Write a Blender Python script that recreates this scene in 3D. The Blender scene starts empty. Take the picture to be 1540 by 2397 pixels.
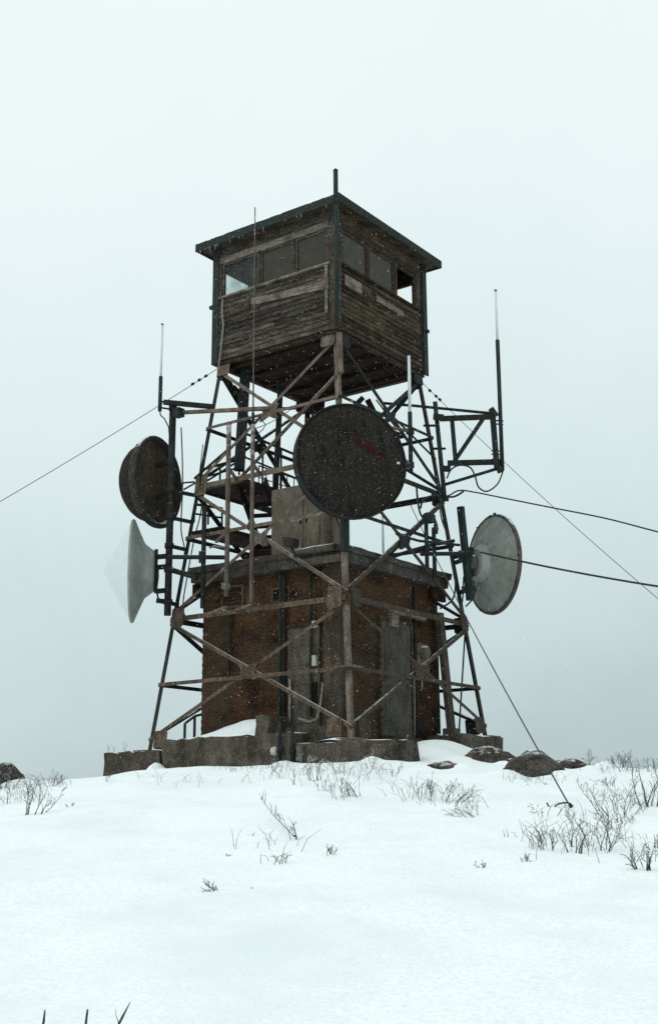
import bpy, math, random
import numpy as np
from mathutils import Vector, noise as mnoise

random.seed(7)
SC = bpy.context.scene
COL = SC.collection
Rd = math.radians

# ------------------------------------------------------------------ camera
CAM = np.array([15.25297, -20.54444, -1.30397])
YAW, PITCH, ROLL, FPX = 2.203214, 0.2423836, -0.0057672, 2874.4
FW = np.array([math.cos(PITCH)*math.cos(YAW), math.cos(PITCH)*math.sin(YAW), math.sin(PITCH)])
_r = np.array([math.sin(YAW), -math.cos(YAW), 0.0])
_u = np.cross(_r, FW)
RT = _r*math.cos(ROLL) + _u*math.sin(ROLL)
UP = -_r*math.sin(ROLL) + _u*math.cos(ROLL)
cd = bpy.data.cameras.new('camera')
cam = bpy.data.objects.new('camera', cd)
COL.objects.link(cam)
cd.sensor_fit = 'HORIZONTAL'
cd.sensor_width = 36.0
cd.lens = 36.0*FPX/1540.0
cd.clip_start = 0.1
cd.clip_end = 6000
from mathutils import Matrix
m3 = Matrix(((RT[0], UP[0], -FW[0]), (RT[1], UP[1], -FW[1]), (RT[2], UP[2], -FW[2])))
cam.matrix_world = Matrix.Translation(Vector(CAM)) @ m3.to_4x4()
SC.camera = cam

# ------------------------------------------------------------------ sky, sun, exposure
SUN_EL, SUN_AZ = Rd(42), Rd(-108)        # direction TO the sun (azimuth measured from +x)
world = bpy.data.worlds.new('World')
SC.world = world
world.use_nodes = True
wn = world.node_tree.nodes
wl = world.node_tree.links
wn.clear()
w_out = wn.new('ShaderNodeOutputWorld')
w_bg = wn.new('ShaderNodeBackground')
w_bg.inputs['Strength'].default_value = 0.1
w_tc = wn.new('ShaderNodeTexCoord')
w_sep = wn.new('ShaderNodeSeparateXYZ')
w_ramp = wn.new('ShaderNodeValToRGB')
w_noise = wn.new('ShaderNodeTexNoise')
w_noise.inputs['Scale'].default_value = 2.2
w_noise.inputs['Detail'].default_value = 9.0
w_noise.inputs['Roughness'].default_value = 0.62
w_add = wn.new('ShaderNodeMath'); w_add.operation = 'MULTIPLY_ADD'
w_add.inputs[1].default_value = 0.34
wl.new(w_tc.outputs['Generated'], w_sep.inputs[0])
wl.new(w_tc.outputs['Generated'], w_noise.inputs['Vector'])
wl.new(w_noise.outputs['Fac'], w_add.inputs[0])
wl.new(w_sep.outputs['Z'], w_add.inputs[2])
w_off = wn.new('ShaderNodeMath'); w_off.operation = 'SUBTRACT'
w_off.inputs[1].default_value = 0.155
wl.new(w_add.outputs[0], w_off.inputs[0])
w_dot = wn.new('ShaderNodeVectorMath'); w_dot.operation = 'DOT_PRODUCT'
w_dot.inputs[1].default_value = (-float(RT[0]), -float(RT[1]), 0.0)
wl.new(w_tc.outputs['Generated'], w_dot.inputs[0])
w_side = wn.new('ShaderNodeMath'); w_side.operation = 'MULTIPLY_ADD'   # cloud a little thinner on the left
w_side.inputs[1].default_value = 0.16
wl.new(w_dot.outputs['Value'], w_side.inputs[0])
wl.new(w_off.outputs[0], w_side.inputs[2])
wl.new(w_side.outputs[0], w_ramp.inputs[0])
cr = w_ramp.color_ramp
cr.interpolation = 'LINEAR'
stops = [(0.0, (.45, .555, .572)), (0.05, (.485, .60, .615)), (0.14, (.59, .71, .722)), (0.31, (.745, .87, .875)),
         (0.46, (.84, .94, .945)), (0.6, (.89, .98, .985)), (1.0, (.96, 1.04, 1.04))]
while len(cr.elements) < len(stops):
    cr.elements.new(0.5)
for e, (p, c) in zip(cr.elements, stops):
    e.position = p
    e.color = (c[0], c[1], c[2], 1)
w_sky = wn.new('ShaderNodeTexSky')
w_sky.sky_type = 'NISHITA'
w_sky.sun_disc = False
w_sky.sun_elevation = SUN_EL
w_sky.sun_rotation = Rd(90) - SUN_AZ
w_scale = wn.new('ShaderNodeVectorMath'); w_scale.operation = 'SCALE'
w_scale.inputs['Scale'].default_value = 10.0
wl.new(w_ramp.outputs['Color'], w_scale.inputs[0])
w_mix = wn.new('ShaderNodeMixRGB')
w_mix.inputs['Fac'].default_value = 0.05
wl.new(w_scale.outputs[0], w_mix.inputs['Color1'])
wl.new(w_sky.outputs['Color'], w_mix.inputs['Color2'])
wl.new(w_mix.outputs[0], w_bg.inputs['Color'])
wl.new(w_bg.outputs[0], w_out.inputs['Surface'])

sd = bpy.data.lights.new('sun', 'SUN')
sd.energy = 0.7
sd.angle = Rd(25)
sd.color = (1.0, .97, .92)
sun = bpy.data.objects.new('sun', sd)
COL.objects.link(sun)
_sv = Vector((math.cos(SUN_EL)*math.cos(SUN_AZ), math.cos(SUN_EL)*math.sin(SUN_AZ), math.sin(SUN_EL)))
sun.rotation_euler = _sv.to_track_quat('Z', 'Y').to_euler()
sun.location = _sv*60

vs = SC.view_settings
vs.view_transform = 'Standard'
vs.look = 'None'
vs.exposure = 0.0
vs.gamma = 1.0
vs.use_curve_mapping = False

# ------------------------------------------------------------------ helpers: measuring
def ray(x, y):
    return FW + RT*((x-770.0)/FPX) - UP*((y-1198.5)/FPX)
def at_x(x, y, X):
    d = ray(x, y); return CAM + d*(X-CAM[0])/d[0]
def at_y(x, y, Y):
    d = ray(x, y); return CAM + d*(Y-CAM[1])/d[1]
def at_d(x, y, D):
    return CAM + ray(x, y)*D
def plumb(bx, by, D, ty):
    """a vertical line: its foot and the height it reaches"""
    p = at_d(bx, by, D)
    d0 = ray(bx, ty)
    k = math.hypot(p[0]-CAM[0], p[1]-CAM[1]) / math.hypot(d0[0], d0[1])
    return p, np.array([p[0], p[1], CAM[2] + d0[2]*k])

# ------------------------------------------------------------------ helpers: meshes
V3 = lambda p: np.array([float(p[0]), float(p[1]), float(p[2])])
def unit(v):
    v = V3(v); n = np.linalg.norm(v)
    return v/n if n > 1e-9 else np.array([0, 0, 1.0])
def perp(d):
    a = np.array([0, 0, 1.0]) if abs(d[2]) < .9 else np.array([1.0, 0, 0])
    u = unit(np.cross(d, a)); return u, np.cross(d, u)

class MB:
    def __init__(s):
        s.v = []; s.f = []; s.sm = []
    def add(s, vs, fs, smooth=False):
        o = len(s.v)
        s.v += [tuple(map(float, p)) for p in vs]
        for f in fs:
            s.f.append(tuple(i+o for i in f)); s.sm.append(smooth)
        return s
    def hexa(s, c):
        return s.add(c, [(0, 3, 2, 1), (4, 5, 6, 7), (0, 1, 5, 4), (1, 2, 6, 5), (2, 3, 7, 6), (3, 0, 4, 7)])
    def box(s, a, b):
        x0, y0, z0 = a; x1, y1, z1 = b
        return s.hexa([(x0, y0, z0), (x1, y0, z0), (x1, y1, z0), (x0, y1, z0), (x0, y0, z1), (x1, y0, z1), (x1, y1, z1), (x0, y1, z1)])
    def obox(s, c, ax, ay, az):
        c, ax, ay, az = V3(c), V3(ax), V3(ay), V3(az)
        return s.hexa([c-ax-ay-az, c+ax-ay-az, c+ax+ay-az, c-ax+ay-az, c-ax-ay+az, c+ax-ay+az, c+ax+ay+az, c-ax+ay+az])
    def bar(s, p, q, w, h, n=None):
        """rectangular bar p-q, w across, h along n"""
        p, q = V3(p), V3(q); d = unit(q-p)
        if n is None: n = perp(d)[1]
        n = unit(V3(n) - d*np.dot(V3(n), d)); u = np.cross(d, n)
        return s.obox((p+q)/2, (q-p)/2, u*w/2, n*h/2)
    def prism(s, poly, d0, d1=None, smooth=False):
        """closed polygon (3-D points) swept from offset d0 to d1"""
        n = len(poly); d0 = V3(d0); d1 = V3(d1) if d1 is not None else np.zeros(3)
        vs = [V3(p)+d1 for p in poly] + [V3(p)+d0 for p in poly]
        fs = [tuple(range(n-1, -1, -1)), tuple(range(n, 2*n))]
        fs += [(i, (i+1) % n, n+(i+1) % n, n+i) for i in range(n)]
        return s.add(vs, fs, smooth)
    def angle(s, p, q, w, t, n, flip=1):
        """steel angle: one flange lies in the face with outward normal n, the other points inward"""
        p, q = V3(p), V3(q); d = unit(q-p)
        n = unit(V3(n) - d*np.dot(V3(n), d)); u = np.cross(d, n)*flip
        sec = [(-w/2, 0), (w/2, 0), (w/2, -t), (-w/2+t, -t), (-w/2+t, -w), (-w/2, -w)]
        poly = [p + u*a + n*b for a, b in sec]
        return s.prism(poly, q-p)
    def tube(s, pts, r, n=8, caps=True, smooth=True):
        pts = [V3(p) for p in pts]
        rs = r if isinstance(r, (list, tuple)) else [r]*len(pts)
        vs, fs = [], []
        pu = None
        for i, p in enumerate(pts):
            d = unit(pts[min(i+1, len(pts)-1)] - pts[max(i-1, 0)])
            if pu is None: u, v = perp(d)
            else:
                u = unit(pu - d*np.dot(pu, d)); v = np.cross(d, u)
            pu = u
            for k in range(n):
                a = 2*math.pi*k/n
                vs.append(p + (u*math.cos(a)+v*math.sin(a))*rs[i])
        for i in range(len(pts)-1):
            for k in range(n):
                fs.append((i*n+k, i*n+(k+1) % n, (i+1)*n+(k+1) % n, (i+1)*n+k))
        s.add(vs, fs, smooth)
        if caps:
            o = len(s.v)-len(vs)
            s.f.append(tuple(o+k for k in range(n-1, -1, -1))); s.sm.append(False)
            e = o+(len(pts)-1)*n
            s.f.append(tuple(e+k for k in range(n))); s.sm.append(False)
        return s
    def lathe(s, prof, org, axis, n=40, smooth=True, wob=0.0):
        """profile (radius, distance along axis) turned round the axis"""
        axis = unit(axis); u, v = perp(axis); org = V3(org)
        vs, fs = [], []
        for r, h in prof:
            for k in range(n):
                a = 2*math.pi*k/n
                rr = max(r, 1e-4)
                vs.append(org + axis*h + (u*math.cos(a)+v*math.sin(a))*rr)
        for i in range(len(prof)-1):
            for k in range(n):
                fs.append((i*n+k, i*n+(k+1) % n, (i+1)*n+(k+1) % n, (i+1)*n+k))
        return s.add(vs, fs, smooth)
    def build(s, name, mat, parent=None, base=None, **props):
        me = bpy.data.meshes.new(name)
        if base is None:
            base = BASE.get(parent.name, (0, 0, 0)) if parent is not None else (0, 0, 0)
        b = V3(base)
        me.from_pydata([(x-b[0], y-b[1], z-b[2]) for x, y, z in s.v], [], s.f)
        me.polygons.foreach_set('use_smooth', s.sm)
        if isinstance(mat, (list, tuple)):
            for m_ in mat: me.materials.append(m_)
        elif mat: me.materials.append(mat)
        me.validate(); me.update()
        o = bpy.data.objects.new(name, me)
        COL.objects.link(o)
        if parent is not None:
            o.parent = parent
            BASE[o.name] = tuple(b)
        else:
            o.location = b
            BASE[o.name] = tuple(b)
        for k, val in props.items(): o[k] = val
        return o
BASE = {}
def thing(name, base, label, cat, group=None):
    o = bpy.data.objects.new(name, None)
    o.empty_display_size = .2
    COL.objects.link(o)
    o.location = tuple(map(float, base))
    BASE[o.name] = tuple(map(float, base))
    o['label'] = label; o['category'] = cat
    if group: o['group'] = group
    return o
def tag(o, label, cat, group=None, kind=None):
    o['label'] = label; o['category'] = cat
    if group: o['group'] = group
    if kind: o['kind'] = kind
    return o

# ------------------------------------------------------------------ materials
def mat(name, c1, c2, scale=(6, 6, 6), rough=.85, bump=.3, c3=None, s3=1.4, lo=.35, hi=.65, metal=0.0,
        snow=0.0, vary=0.0, island=False, spec=.3, snow_lo=.55, trans=0.0, frost=0.0, frost_n=None, detail=6.0, bdist=.02):
    m = bpy.data.materials.new(name); m.use_nodes = True
    N = m.node_tree.nodes; Lk = m.node_tree.links
    bs = N['Principled BSDF']; out = N['Material Output']
    tc = N.new('ShaderNodeTexCoord'); mp = N.new('ShaderNodeMapping')
    geo = N.new('ShaderNodeNewGeometry')
    mp.inputs['Scale'].default_value = scale
    Lk.new(geo.outputs['Position'], mp.inputs['Vector'])
    nz = N.new('ShaderNodeTexNoise')
    nz.inputs['Scale'].default_value = 1.0; nz.inputs['Detail'].default_value = detail; nz.inputs['Roughness'].default_value = .65
    Lk.new(mp.outputs[0], nz.inputs['Vector'])
    rp = N.new('ShaderNodeValToRGB')
    rp.color_ramp.elements[0].position = lo; rp.color_ramp.elements[0].color = (*c1, 1)
    rp.color_ramp.elements[1].position = hi; rp.color_ramp.elements[1].color = (*c2, 1)
    Lk.new(nz.outputs['Fac'], rp.inputs[0])
    col = rp.outputs['Color']
    def mix(fac, a, b):
        mx = N.new('ShaderNodeMixRGB')
        if isinstance(fac, float): mx.inputs['Fac'].default_value = fac
        else: Lk.new(fac, mx.inputs['Fac'])
        Lk.new(a, mx.inputs['Color1'])
        if isinstance(b, tuple): mx.inputs['Color2'].default_value = (*b, 1)
        else: Lk.new(b, mx.inputs['Color2'])
        return mx.outputs[0]
    if c3 is not None:
        n2 = N.new('ShaderNodeTexNoise'); n2.inputs['Scale'].default_value = s3; n2.inputs['Detail'].default_value = 5; n2.inputs['Roughness'].default_value = .7
        Lk.new(geo.outputs['Position'], n2.inputs['Vector'])
        r2 = N.new('ShaderNodeValToRGB')
        r2.color_ramp.elements[0].position = .46; r2.color_ramp.elements[0].color = (0, 0, 0, 1)
        r2.color_ramp.elements[1].position = .66; r2.color_ramp.elements[1].color = (1, 1, 1, 1)
        Lk.new(n2.outputs['Fac'], r2.inputs[0])
        col = mix(r2.outputs['Color'], col, c3)
    if vary > 0:
        hs = N.new('ShaderNodeHueSaturation')
        mr = N.new('ShaderNodeMapRange')
        mr.inputs['To Min'].default_value = 1-vary; mr.inputs['To Max'].default_value = 1+vary
        if island: Lk.new(geo.outputs['Random Per Island'], mr.inputs['Value'])
        else:
            oi = N.new('ShaderNodeObjectInfo'); Lk.new(oi.outputs['Random'], mr.inputs['Value'])
        Lk.new(mr.outputs[0], hs.inputs['Value']); Lk.new(col, hs.inputs['Color'])
        col = hs.outputs['Color']
    if snow > 0:
        sp = N.new('ShaderNodeSeparateXYZ'); Lk.new(geo.outputs['Normal'], sp.inputs[0])
        n3 = N.new('ShaderNodeTexNoise'); n3.inputs['Scale'].default_value = 9; n3.inputs['Detail'].default_value = 4
        Lk.new(geo.outputs['Position'], n3.inputs['Vector'])
        ma = N.new('ShaderNodeMath'); ma.operation = 'MULTIPLY_ADD'; ma.inputs[1].default_value = .7
        Lk.new(n3.outputs['Fac'], ma.inputs[0]); Lk.new(sp.outputs['Z'], ma.inputs[2])
        mr = N.new('ShaderNodeMapRange')
        mr.inputs['From Min'].default_value = snow_lo+.35; mr.inputs['From Max'].default_value = snow_lo+.55
        mr.inputs['To Max'].default_value = snow
        Lk.new(ma.outputs[0], mr.inputs['Value'])
        col = mix(mr.outputs[0], col, (.84, .885, .90))
    if frost > 0:
        # rime: fine pale crystals stuck on
        n4 = N.new('ShaderNodeTexNoise'); n4.inputs['Scale'].default_value = 55; n4.inputs['Detail'].default_value = 3; n4.inputs['Roughness'].default_value = .8
        mp4 = N.new('ShaderNodeMapping'); mp4.inputs['Scale'].default_value = (1, 1, .45)
        Lk.new(geo.outputs['Position'], mp4.inputs['Vector']); Lk.new(mp4.outputs[0], n4.inputs['Vector'])
        r4 = N.new('ShaderNodeMapRange'); r4.inputs['From Min'].default_value = .56; r4.inputs['From Max'].default_value = .72; r4.inputs['To Max'].default_value = frost
        Lk.new(n4.outputs['Fac'], r4.inputs['Value'])
        col = mix(r4.outputs[0], col, (.62, .64, .64))
    Lk.new(col, bs.inputs['Base Color'])
    bs.inputs['Roughness'].default_value = rough
    bs.inputs['Metallic'].default_value = metal
    bs.inputs['Specular IOR Level'].default_value = spec
    if bump > 0:
        bp = N.new('ShaderNodeBump'); bp.inputs['Strength'].default_value = bump; bp.inputs['Distance'].default_value = bdist
        Lk.new(nz.outputs['Fac'], bp.inputs['Height']); Lk.new(bp.outputs[0], bs.inputs['Normal'])
    if trans > 0:
        tr = N.new('ShaderNodeBsdfTransparent'); ms = N.new('ShaderNodeMixShader')
        ms.inputs['Fac'].default_value = trans
        Lk.new(bs.outputs[0], ms.inputs[1]); Lk.new(tr.outputs[0], ms.inputs[2]); Lk.new(ms.outputs[0], out.inputs['Surface'])
    return m

M = {}
M['snow'] = mat('snow', (.78, .84, .85), (.93, .975, .98), (34, 34, 34), rough=.95, bump=.35, spec=.12, bdist=.03, c3=(.80, .862, .873), s3=.8, lo=.3, hi=.62, detail=4)
M['flake'] = mat('snow_flake', (.92, .94, .94), (.94, .95, .95), rough=.9, bump=0, spec=.1)
M['steel'] = mat('lit_rimed_steel', (.058, .042, .030), (.185, .143, .107), (9, 9, 2.5), rough=.8, bump=.35, c3=(.07, .042, .026), s3=2.2, snow=.9, frost=.4, snow_lo=.62)  # rime, plus light-side brightness painted into the tower steel's colour
M['steel_rust_shaded'] = mat('shaded_rusty_steel', (.022, .016, .012), (.062, .044, .031), (9, 9, 3), rough=.8, bump=.3, c3=(.05, .03, .018), s3=2.0, snow=.55, snow_lo=.78, frost=.12)  # right-face steel: rust, with shade-side darkening put into the colour
M['steel_dark'] = mat('dark_steel', (.009, .014, .013), (.027, .034, .032), (9, 9, 3), rough=.8, bump=.3, c3=(.026, .021, .016), s3=2.0, snow=.7, snow_lo=.80, frost=.07, spec=.15)  # dark fittings, and tower steel darkened to imitate its backlit silhouette
M['rust_pipe'] = mat('rusty_pipe', (.06, .045, .036), (.15, .13, .112), (14, 14, 3), rough=.8, bump=.3, c3=(.085, .048, .032), s3=3.0, snow=.6, frost=.2)
M['wood_grey'] = mat('weathered_wood_grey', (.026, .0195, .0135), (.135, .112, .085), (3, 3, 15), rough=.95, bump=.2, c3=(.036, .025, .017), s3=1.6, lo=.40, hi=.74, vary=.55, frost=.42, snow=.8, snow_lo=.62, spec=.1)
M['wood_post'] = mat('weathered_upright_board', (.024, .018, .0125), (.12, .098, .073), (16, 16, 2.5), rough=.95, bump=.3, c3=(.034, .024, .016), s3=1.6, lo=.40, hi=.74, vary=.3, frost=.4, snow=.8, snow_lo=.62, spec=.1)
M['steel_low'] = mat('lit_rusty_rimed_steel', (.04, .028, .019), (.135, .098, .069), (9, 9, 2.5), rough=.85, bump=.35, c3=(.055, .031, .018), s3=2.2, snow=.85, frost=.38, snow_lo=.64, spec=.15)  # lower front braces: rustier, with the lit side's brightness kept in the colour
M['wood_brown'] = mat('weathered_wood_brown', (.022, .0145, .009), (.115, .08, .048), (3, 3, 15), rough=.95, bump=.2, c3=(.034, .022, .013), s3=1.5, lo=.40, hi=.76, vary=.55, frost=.26, snow=.7, snow_lo=.62, spec=.1)
M['wood_pale'] = mat('bare_pale_board', (.085, .073, .059), (.26, .225, .185), (5, 5, 30), rough=.95, bump=.5, c3=(.05, .04, .029), s3=1.8, frost=.35, snow=.8, spec=.1)
M['wood_dark'] = mat('dark_wood', (.009, .0055, .004), (.026, .016, .011), (14, 14, 5), rough=.95, bump=.5, c3=(.036, .021, .013), s3=1.3, vary=.25, spec=.08, frost=.08)
M['green'] = mat('dark_green_paint', (.008, .016, .014), (.026, .037, .034), (16, 16, 5), rough=.8, bump=.4, c3=(.024, .023, .017), s3=1.7, snow=.9, frost=.16, snow_lo=.5, spec=.15)
M['brick'] = mat('dark_brown_brick', (.016, .007, .0035), (.072, .034, .0155), (1.6, 1.6, 2.6), rough=.95, bump=.25, c3=(.05, .035, .022), s3=.9, vary=.10, island=True, frost=.26, snow=.5, snow_lo=.75, spec=.08)
M['mortar'] = mat('dark_mortar', (.017, .008, .0045), (.07, .036, .018), (1.6, 1.6, 2.6), rough=.95, bump=.3, spec=.08, frost=.3)
M['panel_dim'] = mat('dim_grey_pilaster', (.03, .024, .017), (.08, .067, .05), (9, 9, 1.6), rough=.9, bump=.35, c3=(.04, .025, .014), s3=1.4, frost=.3, snow=.8, spec=.1)
M['concrete'] = mat('stained_concrete', (.034, .028, .02), (.11, .094, .072), (3, 3, 1.6), rough=.95, bump=.9, c3=(.03, .023, .015), s3=1.6, snow=1.0, frost=.34, snow_lo=.35, spec=.1, bdist=.05)
M['concrete_roof'] = mat('roof_edge_concrete', (.024, .02, .017), (.075, .067, .056), (6, 6, 3), rough=.9, bump=.5, c3=(.022, .015, .01), s3=1.2, snow=1.0, frost=.25, snow_lo=.5)
M['panel_grey'] = mat('grey_panel', (.042, .035, .026), (.105, .09, .07), (9, 9, 2.2), rough=.85, bump=.35, c3=(.05, .034, .02), s3=1.6, frost=.35, snow=.8, spec=.15)
M['cabinet'] = mat('tan_cabinet_paint', (.095, .079, .058), (.195, .166, .126), (10, 10, 3), rough=.85, bump=.3, c3=(.10, .085, .065), s3=.9, frost=.35, snow=.9, spec=.15)
M['door'] = mat('grey_green_door_paint', (.04, .038, .031), (.098, .093, .077), (8, 8, 2.5), rough=.85, bump=.3, c3=(.045, .038, .028), s3=1.6, frost=.3, spec=.15)
M['dish_dark'] = mat('dark_dish_fabric', (.008, .007, .006), (.027, .0235, .0195), (9, 9, 2.2), rough=.95, bump=.3, c3=(.020, .015, .011), s3=1.2, frost=.2, spec=.08)
M['ring'] = mat('dish_ring_paint', (.018, .016, .013), (.05, .044, .036), (9, 9, 9), rough=.9, bump=.2, c3=(.03, .022, .015), s3=2.0, frost=.3, snow=.8, spec=.15)
M['dish_brown'] = mat('brown_dish_back', (.03, .0225, .0145), (.09, .071, .047), (12, 12, 4), rough=.92, bump=.35, c3=(.036, .024, .015), s3=1.4, frost=.25, spec=.1)
M['dish_pale'] = mat('pale_dish_paint', (.235, .262, .245), (.36, .38, .355), (7, 7, 2.5), rough=.85, bump=.2, c3=(.21, .212, .18), s3=1.0, frost=.4, spec=.15)
M['hub'] = mat('pale_hub_paint', (.33, .35, .33), (.42, .44, .42), (7, 7, 3), rough=.85, bump=.2, c3=(.25, .25, .22), s3=2.0, frost=.3, spec=.15)
M['radome'] = mat('white_radome', (.80, .87, .87), (.87, .92, .92), (5, 5, 5), rough=.8, bump=.1, trans=.6, spec=.05)
M['red'] = mat('faded_red_print', (.014, .009, .008), (.075, .010, .010), (30, 30, 12), rough=.95, bump=.2, c3=(.014, .012, .010), s3=7.0, lo=.42, hi=.68, frost=.12, spec=.08)
M['rod_white'] = mat('white_fibreglass', (.55, .63, .62), (.72, .78, .77), (12, 12, 2), rough=.6, bump=.05)
M['rod_dark'] = mat('dark_green_sleeve', (.009, .018, .016), (.022, .034, .032), (14, 14, 4), rough=.7, bump=.1, spec=.2)
M['cable'] = mat('black_cable', (.012, .018, .018), (.03, .04, .04), (20, 20, 20), rough=.6, bump=.1)
M['cable_pale'] = mat('weathered_pale_cable', (.12, .11, .09), (.3, .28, .25), (20, 20, 20), rough=.7, bump=.1)
M['white_box'] = mat('off_white_plastic', (.36, .35, .31), (.5, .49, .45), (12, 12, 4), rough=.6, bump=.1)
M['rock'] = mat('dark_rock', (.012, .0115, .010), (.055, .048, .040), (4, 4, 7), rough=.95, bump=.9, c3=(.10, .085, .068), s3=3.5, lo=.3, hi=.75, snow=.9, snow_lo=.87, frost=.35, spec=.1)
M['twig'] = mat('bare_twig', (.022, .026, .026), (.085, .088, .085), (20, 20, 20), rough=.9, bump=.2, snow=.9, snow_lo=.38, spec=.1, frost=.2)
M['twig_pale'] = mat('snow_crusted_twig', (.3, .31, .29), (.6, .62, .6), (20, 20, 20), rough=.9, bump=.2, snow=.9)
M['grass'] = mat('dead_grass', (.03, .045, .042), (.11, .13, .12), (14, 14, 14), rough=.95, bump=.2)
M['ice'] = mat('pale_ice', (.3, .33, .33), (.5, .54, .54), (20, 20, 4), rough=.4, bump=.1, trans=.35)

def glass(name, clear, dirt, tint=(.9, .95, .95)):
    m = bpy.data.materials.new(name); m.use_nodes = True
    N = m.node_tree.nodes; Lk = m.node_tree.links; N.remove(N['Principled BSDF'])
    out = N['Material Output']; tr = N.new('ShaderNodeBsdfTransparent'); tr.inputs[0].default_value = (*tint, 1)
    gl = N.new('ShaderNodeBsdfGlossy'); gl.inputs['Roughness'].default_value = .3
    df = N.new('ShaderNodeBsdfDiffuse'); df.inputs[0].default_value = (*dirt, 1)
    fr = N.new('ShaderNodeFresnel'); fr.inputs[0].default_value = 1.18
    m1 = N.new('ShaderNodeMixShader'); m2 = N.new('ShaderNodeMixShader')
    geo = N.new('ShaderNodeNewGeometry'); nz = N.new('ShaderNodeTexNoise'); nz.inputs['Scale'].default_value = 3.5; nz.inputs['Detail'].default_value = 6
    Lk.new(geo.outputs['Position'], nz.inputs['Vector'])
    mr = N.new('ShaderNodeMapRange'); mr.inputs['From Min'].default_value = .3; mr.inputs['From Max'].default_value = .7
    mr.inputs['To Min'].default_value = 1-clear-.15; mr.inputs['To Max'].default_value = min(1, 1-clear+.15)
    Lk.new(nz.outputs['Fac'], mr.inputs['Value'])
    Lk.new(mr.outputs[0], m1.inputs[0]); Lk.new(tr.outputs[0], m1.inputs[1]); Lk.new(df.outputs[0], m1.inputs[2])
    Lk.new(fr.outputs[0], m2.inputs[0]); Lk.new(m1.outputs[0], m2.inputs[1]); Lk.new(gl.outputs[0], m2.inputs[2])
    Lk.new(m2.outputs[0], out.inputs['Surface'])
    return m
M['glass_dirty'] = glass('grimy_window_glass', .15, (.058, .053, .043))
M['glass_frost'] = glass('frosted_window_glass', .86, (.10, .105, .1))
M['glass_clear'] = glass('clear_window_glass', .97, (.06, .06, .06))

# ------------------------------------------------------------------ ground
Fh = np.array([math.cos(YAW), math.sin(YAW)])
Rh = np.array([math.sin(YAW), -math.cos(YAW)])
PV = [-3000, -200, -40, -10, 0, 6, 12, 17, 20, 24, 29, 33, 40, 60, 120, 400, 3000]
PZ = [-70, -40, -11, -4.2, -2.80, -2.17, -1.38, -.82, -.57, -.49, -.58, -.97, -2.6, -9, -26, -60, -70]
QU = [-3000, -400, -60, -20, -12, -6, -4, -2, 1, 3, 5, 8, 14, 25, 60, 400, 3000]
QZ = [-20, -12, -6, -1.4, -.55, -.28, -.17, .02, .06, .02, -.08, -.22, -.5, -1.5, -6, -12, -20]
def mono(xs, ys):
    xs = np.array(xs, float); ys = np.array(ys, float)
    h = np.diff(xs); d = np.diff(ys)/h
    m_ = np.zeros(len(xs)); m_[0] = d[0]; m_[-1] = d[-1]
    for i in range(1, len(xs)-1):
        if d[i-1]*d[i] > 0:
            w1 = 2*h[i]+h[i-1]; w2 = h[i]+2*h[i-1]
            m_[i] = (w1+w2)/(w1/d[i-1]+w2/d[i])
    def f(x):
        x = np.asarray(x, float)
        i = np.clip(np.searchsorted(xs, x)-1, 0, len(xs)-2)
        t = (x-xs[i])/h[i]
        return ((2*t**3-3*t**2+1)*ys[i] + (t**3-2*t**2+t)*h[i]*m_[i] + (-2*t**3+3*t**2)*ys[i+1] + (t**3-t**2)*h[i]*m_[i+1])
    return f
profV, profU = mono(PV, PZ), mono(QU, QZ)
DRIFTS = []   # (x, y, height, radius x, radius y)
def uv_of(x, y):
    dx, dy = x-CAM[0], y-CAM[1]
    return dx*Rh[0]+dy*Rh[1], dx*Fh[0]+dy*Fh[1]
def ground_smooth(x, y):
    u, v = uv_of(x, y)
    w = np.clip((v-5)/12, 0, 1); w = w*w*(3-2*w)
    z = profV(v) + profU(u)*w
    for (cx, cy, hh, rx, ry) in DRIFTS:
        z = z + hh*np.exp(-((x-cx)/rx)**2-((y-cy)/ry)**2)
    return z
def ground_z(x, y):
    z = float(ground_smooth(x, y))
    r = math.hypot(x-CAM[0], y-CAM[1])
    if r < 90:
        z += .09*(mnoise.noise((x*.33, y*.33, 1.7))) + .05*mnoise.noise((x*.9, y*.9, 5.1)) + .022*mnoise.noise((x*2.2, y*2.2, 9.3)) + .009*mnoise.noise((x*5.5, y*5.5, 3.3))
    return z
def hit_ground(px_, py_):
    d = ray(px_, py_)
    k = 3.0
    last = None
    while k < 70:
        p = CAM + d*k
        g = ground_z(p[0], p[1])
        if p[2] <= g:
            return np.array([p[0], p[1], g])
        gap = p[2]-g
        if last is None or gap < last[0]: last = (gap, p, g)
        k += .06
    gap, p, g = last
    return np.array([p[0], p[1], g])
DRIFTS += [(2.75, 0.0, .52, .85, 1.25), (3.7, -1.0, .14, .9, .7), (-1.86, -2.95, .36, .26, .3), (-.6, -3.6, -.06, 1.3, .35), (-.4, -4.4, .05, 1.6, .4), (4.6, 3.3, .16, 1.0, .9)]

_rd = random.Random(31)
for k in range(16):
    DRIFTS.append((-3.6+k*.47+_rd.uniform(-.15, .15), -3.0+_rd.uniform(-.15, .1), _rd.uniform(-.03, .10), _rd.uniform(.14, .34), _rd.uniform(.16, .3)))
for k in range(26):      # wind-blown ridges on the slope
    u_, v_ = _rd.uniform(-5.5, 6), 6+15*_rd.random()
    DRIFTS.append((CAM[0]+u_*Rh[0]+v_*Fh[0], CAM[1]+u_*Rh[1]+v_*Fh[1], _rd.uniform(-.05, .07), _rd.uniform(.3, .9), _rd.uniform(.3, .9)))

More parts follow.
